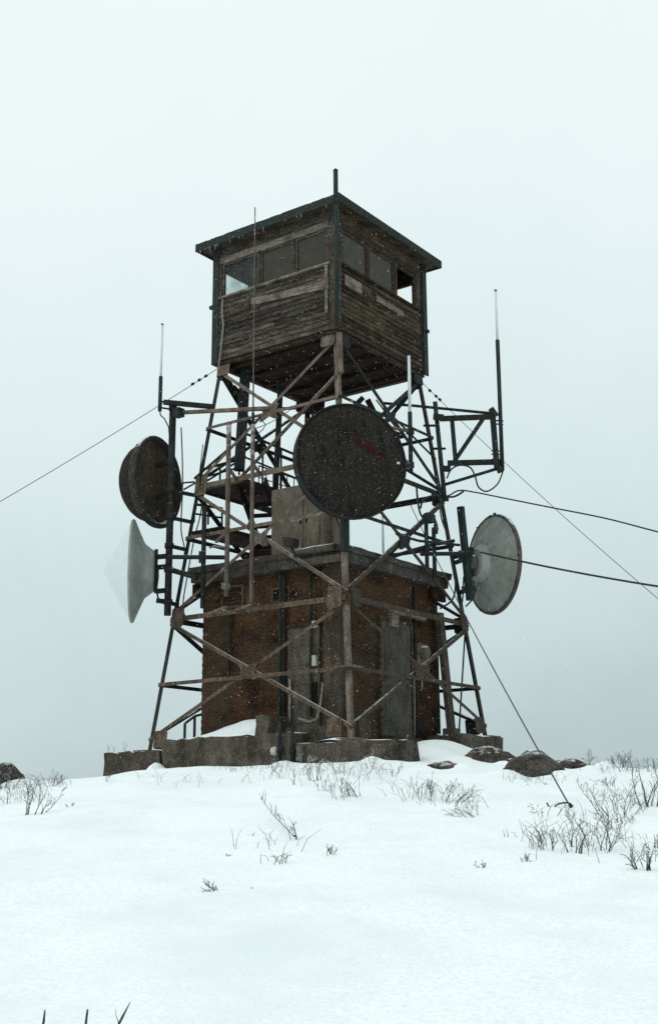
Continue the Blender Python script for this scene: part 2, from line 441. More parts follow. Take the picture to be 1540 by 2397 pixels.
ROCKS = [(1255, 1820, 168, 66, .55, 2, .3), (1148, 1788, 165, 40, .45, 5, .28), (1042, 1806, 105, 24, .3, 8, .25), (1340, 1803, 120, 30, .4, 11, .25),
         (1385, 1800, 90, 12, .3, 14, .25), (1500, 1812, 70, 10, .3, 17, .25), (-28, 1850, 150, 66, .5, 20, .25), (1205, 1776, 60, 14, .3, 23, .25), (300, 1832, 60, 9, .2, 27, .25)]
ROCK_POS = [hit_ground(r[0], r[1]) for r in ROCKS]
for r, g in zip(ROCKS, ROCK_POS):
    k = np.dot(g-CAM, FW)/FPX; w = r[2]*k/2
    for a_, h_ in ((-.95, .07), (-.3, .035), (.5, .05), (1.0, .08)):
        DRIFTS.append((g[0]+Rh[0]*w*a_+Fh[0]*.12, g[1]+Rh[1]*w*a_+Fh[1]*.12, h_, w*.36, .26))

def axis_coords(lo, hi, step, far):
    c = list(np.arange(lo, hi+1e-6, step)); s = step; a = hi
    right = []
    while a < far:
        s *= 1.22; a += s; right.append(a)
    s = step; a = lo; left = []
    while a > -far:
        s *= 1.22; a -= s; left.append(a)
    return np.array(left[::-1]+c+right)
us = axis_coords(-9, 9, .1, 2600)
vsx = axis_coords(1.5, 34, .1, 2600)
UU, VV = np.meshgrid(us, vsx)
GX = CAM[0]+UU*Rh[0]+VV*Fh[0]; GY = CAM[1]+UU*Rh[1]+VV*Fh[1]
GZ = ground_smooth(GX, GY)
nv, nu = UU.shape
fl = np.stack([GX.ravel(), GY.ravel(), GZ.ravel()], 1)
near = np.where(np.hypot(fl[:, 0]-CAM[0], fl[:, 1]-CAM[1]) < 90)[0]
for i in near:
    x, y = fl[i, 0], fl[i, 1]
    fl[i, 2] += .09*(mnoise.noise((x*.33, y*.33, 1.7))) + .05*mnoise.noise((x*.9, y*.9, 5.1)) + .022*mnoise.noise((x*2.2, y*2.2, 9.3)) + .009*mnoise.noise((x*5.5, y*5.5, 3.3))
idx = np.arange(nv*nu).reshape(nv, nu)
quads = np.stack([idx[:-1, :-1].ravel(), idx[:-1, 1:].ravel(), idx[1:, 1:].ravel(), idx[1:, :-1].ravel()], 1)
gme = bpy.data.meshes.new('snow_ground')
gme.from_pydata(fl.tolist(), [], quads.tolist())
gme.polygons.foreach_set('use_smooth', [True]*len(quads))
gme.materials.append(M['snow'])
ground = bpy.data.objects.new('snow_ground', gme)
COL.objects.link(ground)
tag(ground, 'white snow covering the hilltop around the tower', 'ground', kind='structure')

# ------------------------------------------------------------------ lattice tower
LB, LT, LZ = 2.5029, 1.5761, 8.3081
def half(z): return LB+(LT-LB)*z/LZ
SG = {'N': (1, -1), 'L': (-1, -1), 'R': (1, 1), 'B': (-1, 1)}
def lp(c, z, off=0.0):
    h = half(z)+off
    return np.array([SG[c][0]*h, SG[c][1]*h, z])
ZB = {'N': 0.0, 'L': -.04, 'R': .27, 'B': .2}
tower = thing('lattice_tower', (0, 0, 0), 'square steel lattice tower of legs and crossed braces carrying the wooden cabin', 'tower')
FACES = {'NL': ('L', 'N', (0, -1, .11)), 'NR': ('N', 'R', (1, 0, .11)), 'LB': ('B', 'L', (-1, 0, .11)), 'BR': ('R', 'B', (0, 1, .11))}
def SM(face, z=9.0):  # one steel: front face painted as lit, the other faces as shaded
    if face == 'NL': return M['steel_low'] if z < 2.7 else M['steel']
    return M['steel_rust_shaded'] if face == 'NR' and z < 3.4 else M['steel_dark']
for c in 'NLRB':
    n = unit((SG[c][0], 0, .11)); n2 = unit((0, SG[c][1], .11))
    p, q = lp(c, ZB[c]), lp(c, 8.36)
    d = unit(q-p)
    a = -n2; a = unit(a-d*np.dot(a, d)); b = -n; b = unit(b-d*np.dot(b, d))
    w, t = .095, .014
    sec = [(0, 0), (w, 0), (w, t), (t, t), (t, w), (0, w)]
    if SG[c][0]*SG[c][1] > 0: sec = sec[::-1]
    poly = [p + a*s_ + b*r_ for s_, r_ in sec]
    lm = M['steel'] if c == 'N' else M['steel_dark']  # only the front leg gets the paler, lit version
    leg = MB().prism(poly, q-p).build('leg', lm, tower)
    MB().box((p[0]-.2, p[1]-.2, p[2]-.012), (p[0]+.2, p[1]+.2, p[2]+.02)).build('base_plate', M['steel'], leg)
def fp(face, s, z, out=0.0):
    """point on a tower face: s from 0 to 1 along it"""
    a, b, n = FACES[face]
    P, Q = lp(a, z), lp(b, z)
    return P+(Q-P)*s+unit(n)*out
def brace(face, s0, z0, s1, z1, w=.072, mt=None, name='brace', out=.012, t=.012):
    p, q = fp(face, s0, z0, out), fp(face, s1, z1, out)
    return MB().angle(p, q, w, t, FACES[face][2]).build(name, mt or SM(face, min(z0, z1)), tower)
def gusset(face, s, z, w=.4, h=.4, out=.028, shape='square', mt=None):
    a, b, n = FACES[face]
    n = unit(n); c = fp(face, s, z, out)
    ex = unit(fp(face, 1, z)-fp(face, 0, z)); ey = unit(np.cross(n, ex))
    if shape == 'square':
        pts = [(-.5, -.42), (-.36, -.5), (.36, -.5), (.5, -.4), (.5, .4), (.38, .5), (-.38, .5), (-.5, .42)]
    else:   # waisted plate at a crossing
        pts = [(-.5, -.5), (-.3, -.48), (0, -.26), (.3, -.5), (.5, -.46), (.32, 0), (.5, .46), (.3, .5), (0, .26), (-.3, .5), (-.5, .46), (-.32, 0)]
    mb = MB().prism([c+ex*x*w+ey*y*h for x, y in pts], n*.014, n*0)
    for bx in (-.25, .25):
        for by in (-.28, .28):
            k = c+ex*bx*w+ey*by*h
            mb.tube([k+n*.012, k+n*.03], .016, 6, smooth=False)
    return mb.build('gusset_plate', mt or SM(face, z), tower)
G1, G2, GT, ZS, ZM1, ZM2 = 2.6385, 5.4561, 8.12, 1.2836, 4.35, 6.78
for f in FACES:
    a, b, n = FACES[f]
    za, zb = ZB[a]+.22, ZB[b]+.22
    # three storeys of crossed diagonals
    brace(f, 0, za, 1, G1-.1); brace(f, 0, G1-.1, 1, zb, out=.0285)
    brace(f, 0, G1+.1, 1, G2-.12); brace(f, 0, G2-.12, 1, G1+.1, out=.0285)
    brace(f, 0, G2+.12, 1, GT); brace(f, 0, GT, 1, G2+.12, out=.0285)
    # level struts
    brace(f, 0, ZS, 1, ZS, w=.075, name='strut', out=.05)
    brace(f, 0, G1-.02, 1, G1-.02, w=.105, name='strut', out=.05, mt=M['steel_rust_shaded'] if f == 'NR' else None)
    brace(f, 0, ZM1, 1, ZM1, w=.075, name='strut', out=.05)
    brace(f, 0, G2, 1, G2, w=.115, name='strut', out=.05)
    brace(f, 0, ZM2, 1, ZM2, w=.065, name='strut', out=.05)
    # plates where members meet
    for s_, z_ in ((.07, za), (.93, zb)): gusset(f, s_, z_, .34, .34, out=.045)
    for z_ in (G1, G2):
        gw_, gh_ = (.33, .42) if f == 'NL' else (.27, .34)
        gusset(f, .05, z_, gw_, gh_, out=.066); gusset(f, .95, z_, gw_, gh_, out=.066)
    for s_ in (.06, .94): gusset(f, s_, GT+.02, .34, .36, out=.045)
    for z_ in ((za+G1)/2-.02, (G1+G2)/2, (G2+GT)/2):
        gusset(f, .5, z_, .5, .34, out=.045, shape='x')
for (s0, s1, z_) in ((.40, .62, ZS), (.2, .34, G1+.03), (.62, .80, ZM1), (.30, .46, G2+.05)):
    p_, q_ = fp('NL', s0, z_, -.02), fp('NL', s1, z_, -.02)
    n_ = 9
    pts_ = [p_+(q_-p_)*k/n_+np.array([0, 0, .012]) for k in range(n_+1)]
    MB().tube(pts_, [.006+.026*abs(math.sin(k*1.9+s0*9))**.6*(math.sin(math.pi*k/n_)+.15) for k in range(n_+1)], 7).build('snow_cap', M['snow'], tower)
# flat collar round the front leg at the first strut
h0 = half(ZS)
MB().obox((h0-.03, -h0+.03, ZS+.03), (.19, .0, 0), (0, .19, 0), (0, 0, .014)).build('collar_plate', M['steel'], tower)
# secondary round braces: front leg down to the stair landing, and back
MB().tube([lp('N', 7.25)+np.array([-.04, -.03, 0]), at_d(566, 1115, 26.0)], .036, 8).build('brace', M['steel'], tower)
MB().tube([lp('R', 6.3), at_d(905, 960, 26.2)], .022, 6).build('brace', M['steel_dark'], tower)
MB().tube([lp('R', 5.7), at_d(880, 935, 26.6)], .016, 6).build('brace', M['steel_dark'], tower)
# timber doublers under the cabin corner on the front leg
MB().bar(lp('N', 7.3)+np.array([.06, -.02, 0]), lp('N', 8.2)+np.array([.06, -.02, 0]), .12, .1, (1, -1, 0)).build('leg_doubler', M['steel'], tower)

# ------------------------------------------------------------------ footings and walls of concrete
def rough_box(mb, a, b, j=.03, cuts=(6, 2, 2), seed=0):
    """box with slightly uneven faces and chipped edges"""
    rnd = random.Random(seed)
    nx, ny, nz_ = cuts
    gx = np.linspace(a[0], b[0], nx+1); gy = np.linspace(a[1], b[1], ny+1); gz = np.linspace(a[2], b[2], nz_+1)
    ids = {}; vs = []
    def vid(i, j_, k):
        if (i, j_, k) not in ids:
            e = (i in (0, nx))+(j_ in (0, ny))+(k in (0, nz_))
            s_ = j*(1.4 if e > 1 else .7)
            ids[(i, j_, k)] = len(vs)
            vs.append((gx[i]+rnd.uniform(-s_, s_), gy[j_]+rnd.uniform(-s_, s_), gz[k]+rnd.uniform(-s_, s_)*.8))
        return ids[(i, j_, k)]
    fs = []
    for i in range(nx):
        for k in range(nz_):
            fs.append((vid(i, 0, k), vid(i+1, 0, k), vid(i+1, 0, k+1), vid(i, 0, k+1)))
            fs.append((vid(i, ny, k), vid(i, ny, k+1), vid(i+1, ny, k+1), vid(i+1, ny, k)))
    for j_ in range(ny):
        for k in range(nz_):
            fs.append((vid(0, j_, k), vid(0, j_, k+1), vid(0, j_+1, k+1), vid(0, j_+1, k)))
            fs.append((vid(nx, j_, k), vid(nx, j_+1, k), vid(nx, j_+1, k+1), vid(nx, j_, k+1)))
    for i in range(nx):
        for j_ in range(ny):
            fs.append((vid(i, j_, 0), vid(i, j_+1, 0), vid(i+1, j_+1, 0), vid(i+1, j_, 0)))
            fs.append((vid(i, j_, nz_), vid(i+1, j_, nz_), vid(i+1, j_+1, nz_), vid(i, j_+1, nz_)))
    mb.add(vs, fs)
    return mb
def concrete(name, a, b, label, cat, seed, cuts=(11, 4, 5), j=.024, mt='concrete'):
    base = ((a[0]+b[0])/2, (a[1]+b[1])/2, a[2])
    o = rough_box(MB(), a, b, j, cuts, seed).build(name, M[mt], None, base=base)
    return tag(o, label, cat)
concrete('concrete_footing', (-3.5, -2.76, -1.1), (-1.95, -1.9, -.05), 'separate concrete footing block under the left tower leg', 'footing', 1)
concrete('foundation_wall', (-1.86, -2.78, -1.1), (1.42, -1.2, .15), 'long stained concrete wall below the hut with a snow drift on top', 'foundation', 2, (18, 4, 6))
concrete('concrete_footing', (1.44, -2.84, -1.1), (3.42, -1.75, -.035), 'concrete footing block under the front tower leg', 'footing', 3, (9, 4, 3))
concrete('concrete_footing', (1.95, .9, -1.0), (2.72, 2.66, .255), 'low concrete footing under the right tower leg beside a rock ledge', 'footing', 4)
concrete('concrete_footing', (-3.0, 1.9, -1.2), (-1.9, 3.0, .19), 'concrete footing under the rear tower leg behind the hut', 'footing', 5, (4, 4, 3))
o = rough_box(MB(), (.46, -2.70, -.1), (.74, -2.1, .50), .015, (2, 2, 4), 6).build('concrete_pier', M['concrete'], None, base=(.6, -2.4, .1))
tag(o, 'short upright concrete pier beside the snow drift at the hut', 'pier')
o = rough_box(MB(), (.9, -2.35, .0), (1.82, -1.74, .28), .012, (5, 2, 2), 8).build('concrete_ledge', M['concrete'], None, base=(1.3, -2.0, 0))
tag(o, 'narrow concrete ledge with snow between pier and front leg', 'ledge')

# ------------------------------------------------------------------ equipment hut
hut = thing('equipment_hut', (0, 0, 0), 'dark brown brick equipment hut with flat concrete roof inside the tower legs', 'building')
HW = 1.75
HB, HT = .0, 3.40
# inner walls (mortar) and brick courses
mb = MB()
mb.box((-HW, -HW, HB), (HW, -HW+.2, HT)); mb.box((-HW, HW-.2, HB), (HW, HW, HT))
mb.box((-HW, -HW+.2, HB), (-HW+.2, HW-.2, HT)); mb.box((HW-.2, -HW+.2, HB), (HW, HW-.2, HT))
wallo = mb.build('wall', M['mortar'], hut)
rnd = random.Random(3)
mb = MB()
course, blen, g = .0715, .215, .0035
def skip(face, a0, a1, z0, z1):
    if face == 0:   # left-hand visible face, a along x
        holes = [(-1.27, -.62, 2.78, 3.3), (.05, .56, 2.76, 3.12), (.47, 1.30, .3, 2.25), (1.38, HW+.1, .2, 3.4)]
    elif face == 1: # face with the door, a along y
        holes = [(-.52, .68, .1, 2.50), (.85, 1.32, 1.40, 2.16)]
    else: holes = []
    for h0_, h1_, k0, k1 in holes:
        if a1 > h0_ and a0 < h1_ and z1 > k0 and z0 < k1: return True
    return False
for face in range(4):
    nrow = int((HT-HB-.02)/course)
    for r_ in range(nrow):
        z0 = HB+.02+r_*course
        a = -HW - (.11 if r_ % 2 else 0)
        while a < HW-.02:
            a0, a1 = max(a, -HW-.012), min(a+blen-g, HW+.012)
            a += blen
            if a1-a0 < .03: continue
            if skip(face, a0, a1, z0, z0+course-g): continue
            pr = .012+rnd.uniform(-.0015, .002)
            z0j = z0+rnd.uniform(-.002, .002)
            if face == 0: mb.box((a0, -HW-pr, z0j), (a1, -HW+.03, z0j+course-g))
            elif face == 1: mb.box((HW-.03, a0, z0j), (HW+pr, a1, z0j+course-g))
            elif face == 2: mb.box((a0, HW-.03, z0j), (a1, HW+pr, z0j+course-g))
            else: mb.box((-HW-pr, a0, z0j), (-HW+.03, a1, z0j+course-g))
mb.build('brickwork', M['brick'], hut, kind='stuff')
# roof slab with stepped edge
rf = rough_box(MB(), (-1.95, -1.95, 3.40), (1.95, 1.95, 3.60), .012, (12, 12, 1), 11).build('roof', M['concrete_roof'], hut)
rough_box(MB(), (-2.0, -2.0, 3.60), (2.0, 2.0, 3.72), .014, (14, 14, 1), 12).build('roof_edge', M['concrete_roof'], rf)
# pale pipe lying along the roof edge at the front
MB().tube([(.85, -2.02, 3.66), (1.3, -2.03, 3.68), (1.82, -2.03, 3.67)], .07, 10).build('roof_pipe', M['panel_grey'], rf)
MB().box((1.0, -2.05, 3.38), (1.93, -1.97, 3.52)).build('edge_board', M['panel_grey'], rf)
# corner pilaster and grey panel on the left-hand face
MB().box((1.40, -HW-.09, .2), (HW+.03, -HW+.02, 3.39)).build('pilaster', M['panel_dim'], hut)
pn = MB().box((.50, -HW-.05, .33), (1.27, -HW+.02, 2.24)).build('service_panel', M['panel_grey'], hut)
for k in range(5):
    MB().box((.53, -HW-.062, .40+k*.37), (1.24, -HW-.048, .73+k*.37)).build('panel', M['panel_grey'], pn)
MB().box((.485, -HW-.085, 2.24), (1.285, -HW+.02, 2.31)).build('head_trim', M['wood_brown'], pn)
for (x0, x1, z0, z1) in ((-1.25, -.65, 2.8, 3.27), (.07, .54, 2.78, 3.1)):
    v = MB()
    for (a, b) in (((x0, z0), (x1, z0+.05)), ((x0, z1-.05), (x1, z1)), ((x0, z0+.05), (x0+.05, z1-.05)), ((x1-.05, z0+.05), (x1, z1-.05))):
        v.box((a[0], -HW-.04, a[1]), (b[0], -HW+.02, b[1]))
    vo = v.build('slatted_frame', M['wood_brown'], hut)  # wooden frames filled with dark slats, high on the wall
    for k in range(5):
        zz = z0+.09+k*(z1-z0-.14)/5
        MB().obox(((x0+x1)/2, -HW-.0, zz), ((x1-x0)/2-.055, 0, 0), (0, .02, -.02), (0, .003, .004)).build('slat', M['wood_dark'], vo)
for (q, w_, h_) in (((735, 1462), .14, .13), ((735, 1547), .12, .2)):
    p = at_y(q[0], q[1], -HW-.1)
    MB().box((p[0]-w_/2, -HW-.14, p[2]-h_/2), (p[0]+w_/2, -HW-.05, p[2]+h_/2)).build('junction_box', M['white_box'], hut)
p = at_y(735, 1622, -HW-.1)
MB().box((p[0]-.05, -HW-.11, p[2]-.2), (p[0]+.05, -HW-.05, p[2]+.2)).build('meter_slot', M['wood_dark'], hut)
# conduits on the left-hand face
def vpipe(x, z0, z1, r_, mt, par=hut, name='conduit', y=-HW-.10):
    return MB().tube([(x, y, z0), (x, y, z1)], r_, 8).build(name, mt, par)
vpipe(.44, .45, 3.3, .03, M['steel_dark'])
vpipe(.60, .45, 1.25, .03, M['cable_pale'])
vpipe(.36, .35, 3.38, .035, M['steel_dark'])
vpipe(-.95, 1.5, 2.78, .03, M['steel_dark'])
vpipe(1.13, .5, 3.38, .03, M['steel_dark'], y=-HW-.13)
MB().tube([at_y(755, 1600, -1.95), at_y(750, 1650, -2.0), at_y(742, 1682, -2.1), at_y(725, 1690, -2.2), at_y(700, 1683, -2.45)], .02, 7).build('hose', M['cable_pale'], hut)
# door with frame and trim
DX = HW
dr = MB().box((DX-.02, -.44, .2), (DX+.035, .62, 2.46)).build('door', M['door'], hut)
MB().box((DX+.036, -.33, .34), (DX+.05, .51, 1.18)).build('door_panel', M['door'], dr)
MB().box((DX+.036, -.33, 1.32), (DX+.05, .51, 2.32)).build('door_panel', M['door'], dr)
MB().tube([(DX+.03, .52, 1.22), (DX+.10, .52, 1.22), (DX+.10, .42, 1.21)], .018, 7).build('handle', M['steel'], dr)
for zz in (.5, 1.3, 2.2):
    MB().box((DX+.03, -.435, zz-.06), (DX+.055, -.40, zz+.06)).build('hinge', M['steel_dark'], dr)
fm = MB()
fm.box((DX-.02, -.52, .16), (DX+.06, -.445, 2.54)); fm.box((DX-.02, .625, .16), (DX+.06, .70, 2.54)); fm.box((DX-.02, -.445, 2.465), (DX+.06, .625, 2.54))
fm.build('door_frame', M['wood_brown'], hut)
MB().box((DX-.01, -.16, 2.62), (DX+.16, 1.08, 2.74)).build('lintel_board', M['wood_pale'], hut)
MB().box((DX+.01, -.17, 2.36), (DX+.12, .08, 2.62)).build('bracket_board', M['wood_pale'], hut)
MB().box((DX-.01, -.46, .10), (DX+.26, .66, .17)).build('door_sill', M['concrete'], hut)
# meter on its backing board
mbd = MB().box((DX-.02, .87, 1.42), (DX+.05, 1.30, 2.14)).build('meter_board', M['wood_pale'], hut)
c = np.array([DX+.05, 1.10, 1.97])
MB().lathe([(.0, .13), (.09, .125), (.125, .09), (.13, 0.0)], c, (1, 0, 0), 20).build('meter', M['cabinet'], mbd)
MB().box((DX+.05, 1.0, 1.5), (DX+.10, 1.18, 1.68)).build('switch_box', M['wood_brown'], mbd)
MB().tube([(DX+.05, .69, .25), (DX+.05, .71, 1.38)], .02, 7).build('conduit', M['cable_pale'], hut)
MB().tube([(DX+.05, 1.0, 1.2), (DX+.05, 1.0, 1.42)], .022, 7).build('conduit', M['cable_pale'], hut)
MB().tube([(DX+.04, .80, .2), (DX+.04, .80, 3.3)], .03, 7).build('conduit', M['steel_dark'], hut)
# leaning timber cable chute at the far corner
p, q = at_x(1028, 1435, 1.95), at_x(1057, 1716, 2.1)
MB().bar(p, q, .20, .10, (1, 0, 0)).build('cable_chute', M['panel_grey'], hut)
MB().box((q[0]-.13, q[1]-.14, .25), (q[0]+.13, q[1]+.14, .42)).build('chute_foot', M['panel_grey'], hut)
# drip boards at the roof corner
MB().box((1.79, 1.4, 3.12), (1.88, 1.93, 3.38)).build('eave_board', M['wood_dark'], hut)
MB().box((-1.92, -1.93, 3.12), (-1.80, -1.3, 3.38)).build('eave_board', M['wood_dark'], hut)

# snow lying against the hut wall on the foundation
def heap(name, x0, x1, y0, y1, fz, label, nx=40, ny=16):
    gx = np.linspace(x0, x1, nx); gy = np.linspace(y0, y1, ny); vs = []; fs = []
    for j_ in range(ny):
        for i in range(nx):
            vs.append((gx[i], gy[j_], fz(gx[i], gy[j_])+.02*mnoise.noise((gx[i]*3, gy[j_]*3, 2))))
    for j_ in range(ny-1):
        for i in range(nx-1):
            a = j_*nx+i; fs.append((a, a+1, a+nx+1, a+nx))
    o = MB().add(vs, fs, True).build(name, M['snow'], None, base=((x0+x1)/2, (y0+y1)/2, .1))
    return tag(o, label, 'snow', kind='stuff')
def drift_h(x, y):
    t = (y+2.75)/.95                      # 0 at the outer edge, 1 at the wall
    top = np.interp(x, [-1.9, -1.5, -.9, -.4, .1, .45], [.02, .12, .30, .40, .42, .34])
    s_ = min(1, max(0, t)); s_ = s_*s_*(3-2*s_)
    return .13+top*(.12+.88*s_)-.05*(t < .04)
heap('snow_drift', -1.88, .45, -2.76, -1.72, drift_h, 'snow drift banked against the hut wall on the foundation')
heap('snow_patch', 1.55, 2.75, -2.8, -1.9, lambda x, y: -.05+.09*math.exp(-((x-2.2)/.45)**2-((y+2.45)/.35)**2), 'snow piled round the base of the front leg')
heap('snow_patch', -3.45, -2.0, -2.74, -1.95, lambda x, y: -.07+.06*math.exp(-((x+2.8)/.5)**2-((y+2.4)/.4)**2), 'thin snow on top of the left footing block')

# ------------------------------------------------------------------ equipment cabinet on the hut roof
cab = thing('equipment_cabinet', (.3, -1.0, 3.72), 'tan metal equipment cabinet with two doors standing on the hut roof', 'cabinet')
x0, x1, y0, y1, z0, z1 = -.38, 1.02, -1.3, -.35, 3.80, 5.28
r_ = .10
poly = []
for cx, cy, a0 in ((x1-r_, y0+r_, -90), (x1-r_, y1-r_, 0), (x0+r_, y1-r_, 90), (x0+r_, y0+r_, 180)):
    for k in range(5):
        a = Rd(a0+k*22.5); poly.append((cx+r_*math.cos(a), cy+r_*math.sin(a), z0))
MB().prism(poly, (0, 0, z1-z0)).build('body', M['cabinet'], cab)
for xa, xb in ((-.27, .50), (.565, .92)):
    d_ = MB().box((xa, y0-.022, z0+.06), (xb, y0+.02, z1-.07)).build('cabinet_door', M['cabinet'], cab)
    MB().box((xb-.06 if xa < 0 else xa+.02, y0-.05, 4.45), (xb-.03 if xa < 0 else xa+.05, y0-.022, 4.6)).build('handle', M['steel_dark'], d_)
MB().box((x0+.03, y0+.03, 3.72), (x1-.03, y1-.03, 3.80)).build('plinth', M['steel_dark'], cab)
fl_ = thing('floodlight', at_d(681, 1272, 23.4), 'small dark floodlight box on the hut roof edge in front of the tan cabinet', 'lamp')
p = at_d(681, 1266, 23.4)
MB().hexa([p+np.array(v)*.16 for v in ((-.7, -.5, -.6), (.7, -.5, -.9), (.7, .5, -.9), (-.7, .5, -.6), (-.9, -.6, .5), (.8, -.6, .15), (.8, .6, .15), (-.9, .6, .5))]).build('housing', M['steel_dark'], fl_)
MB().tube([p+np.array([0, 0, -.1]), p+np.array([.05, .1, -.32])], .025, 7).build('bracket', M['steel_dark'], fl_)
p0, p1 = plumb(772, 1288, 24.3, 1185)
o = MB().tube([p0, p1], .07, 10).build('roof_post', M['panel_grey'], None, base=p0)
tag(o, 'grey round post on the hut roof right of the tan cabinet', 'post')

# ------------------------------------------------------------------ lookout cabin
A, AY = 1.66, 1.7025
ZC, ZS0, ZH0, ZH1, ZE = 8.30, 9.74, 10.57, 10.71, 10.93
cabin = thing('lookout_cabin', (0, 0, ZC), 'weathered wooden lookout cabin with plank walls and a band of windows on the tower top', 'cabin')
def wall_pt(side, a, z, out=0.0):
    """a runs along the wall, out is away from the cabin"""
    if side == 'front': return np.array([a, -AY-out, z])
    if side == 'door': return np.array([A+out, a, z])
    if side == 'back': return np.array([a, AY+out, z])
    return np.array([-A-out, a, z])
def wbox(side, a0, a1, z0, z1, o0, o1):
    P, Q = wall_pt(side, a0, z0, o0), wall_pt(side, a1, z1, o1)
    return MB().box(np.minimum(P, Q), np.maximum(P, Q))
# corner posts
for sx in (-1, 1):
    for sy in (-1, 1):
        x, y = sx*(A-.07), sy*(AY-.07)
        MB().box((x-.085, y-.085, ZC-.02), (x+.085, y+.085, ZE)).build('corner_post', M['wood_post'] if sy < 0 else M['green'], cabin)
rnd = random.Random(11)
for side, half_, wm in (('front', A-.165, M['wood_grey']), ('door', AY-.165, M['wood_brown']), ('back', A-.165, M['wood_brown']), ('left', AY-.165, M['wood_grey'])):
    shown = side in ('front', 'door')
    wbox(side, -half_, half_, ZC+.03, ZS0-.02, -.10, -.03).build('wall', M['wood_dark'], cabin)
    if shown:
        n = 13; hgt = (ZS0-.03-ZC)/n
        for k in range(n):
            z0 = ZC+k*hgt; z1 = z0+hgt-.006
            lean = .004+rnd.uniform(-.003, .007)
            jt = rnd.uniform(-.006, .006); cut = rnd.uniform(-.8, .8)
            # lapped board: bottom edge stands proud
            for (ea, eb) in ((-half_, cut-.002), (cut+.002, half_)):
                ln = lean+rnd.uniform(-.003, .004)
                c = [wall_pt(side, ea, z0+jt, -.03), wall_pt(side, eb, z0-jt, -.03), wall_pt(side, eb, z0-jt, ln+.012), wall_pt(side, ea, z0+jt, ln+.012),
                     wall_pt(side, ea, z1+jt, -.03), wall_pt(side, eb, z1-jt, -.03), wall_pt(side, eb, z1-jt, .0), wall_pt(side, ea, z1+jt, .0)]
                if side == 'front': c = [c[3], c[2], c[1], c[0], c[7], c[6], c[5], c[4]]
                MB().hexa(c).build('plank', wm, cabin)
    # sill, header, eave boards
    wbox(side, -half_-.02, half_+.02, ZS0-.01, ZS0+.035, -.12, .05).build('sill', M['wood_pale'] if side == 'front' else wm, cabin)
    wbox(side, -half_, half_, ZH0, ZH1, -.09, .018).build('header', M['wood_pale'] if side == 'front' else wm, cabin)
    wbox(side, -half_, half_, ZH1+.01, ZE, -.09, .0).build('eave_board', wm, cabin)
    # windows
    if side == 'front': cuts = [(-1.44, -.40), (-.36, .555), (.595, 1.45)]
    elif side == 'door': cuts = [(-1.46, -.53), (-.49, .50), (.56, 1.36)]
    else: cuts = [(-half_+.05, -.52), (-.47, .50), (.55, half_-.05)]
    last = -half_
    for i, (a0, a1) in enumerate(cuts):
        b = MB(); fw = .055
        for (p0, p1, q0, q1) in ((a0, a1, ZS0+.036, ZS0+.036+fw*.6), (a0, a1, ZH0-fw-.001, ZH0-.001), (a0, a0+fw, ZS0+.036+fw*.6, ZH0-fw-.001), (a1-fw, a1, ZS0+.036+fw*.6, ZH0-fw-.001)):
            P, Q = wall_pt(side, p0, q0, -.07), wall_pt(side, p1, q1, -.01)
            b.box(np.minimum(P, Q), np.maximum(P, Q))
        w_ = b.build('window', wm, cabin)
        if not (side == 'door' and i == 2) and not (side == 'back' and i == 2):
            g_ = M['glass_frost'] if (side == 'front' and i == 0) else M['glass_clear'] if side == 'left' else M['glass_dirty']
            wbox(side, a0+fw, a1-fw, ZS0+.036+fw*.6, ZH0-fw, -.045, -.04).build('pane', g_, w_)
        else:
            w_['label'] = 'window opening without glass'
    for (a0, a1) in ((-half_, cuts[0][0]-.002), (cuts[0][1]+.002, cuts[1][0]-.002), (cuts[1][1]+.002, cuts[2][0]-.002), (cuts[2][1]+.002, half_)):
        if a1-a0 > .01:
            wbox(side, a0, a1, ZS0+.036, ZH0-.001, -.085, .012).build('mullion', M['wood_post'], cabin)
# pale repair boards
P = [at_y(590, 699, -AY-.03), at_y(590, 714, -AY-.03), at_y(776, 672, -AY-.03), at_y(776, 653, -AY-.03)]
for p in P: p[0] = min(p[0], A-.16)
MB().prism(P, (0, -.022, 0)).build('repair_board', M['wood_pale'], cabin, label='pale replacement board on the front wall')
MB().box((-1.2, -AY-.052, 9.28), (-.62, -AY-.03, 9.44)).build('repair_board', M['wood_brown'], cabin)
MB().box((A+.03, -1.45, 9.30), (A+.05, -.85, 9.55)).build('repair_board', M['wood_pale'], cabin)
MB().bar((A+.04, -.3, 9.42), (A+.04, .75, 9.40), .13, .02, (1, 0, 0)).build('repair_board', M['wood_pale'], cabin)
# corner trim boards on the front wall
MB().box((1.40, -AY-.045, ZC+.35), (1.47, -AY-.02, ZS0-.03)).build('trim_board', M['wood_pale'], cabin)
MB().box((A-.01, -AY-.04, ZC+.02), (A+.045, -AY+.12, ZE)).build('corner_board', M['wood_post'], cabin)
MB().box((A+.012, AY-.12, ZC-.05), (A+.05, AY+.05, ZE-.02)).build('corner_board', M['green'], cabin)
MB().box((-A-.03, -AY-.03, ZC-.06), (-A+.14, -AY+.1, ZE-.02)).build('corner_board', M['green'], cabin)
for p, q in (((-A-.12, -AY-.0, 9.60), (-A+.03, -AY-.0, 9.62)), ((A+.05, AY, 10.82), (A+.11, AY, 10.82)), ((A+.05, AY, 9.3), (A+.11, AY, 9.3))):
    MB().bar(p, q, .07, .07, (0, 0, 1)).build('bracket', M['green'], cabin)
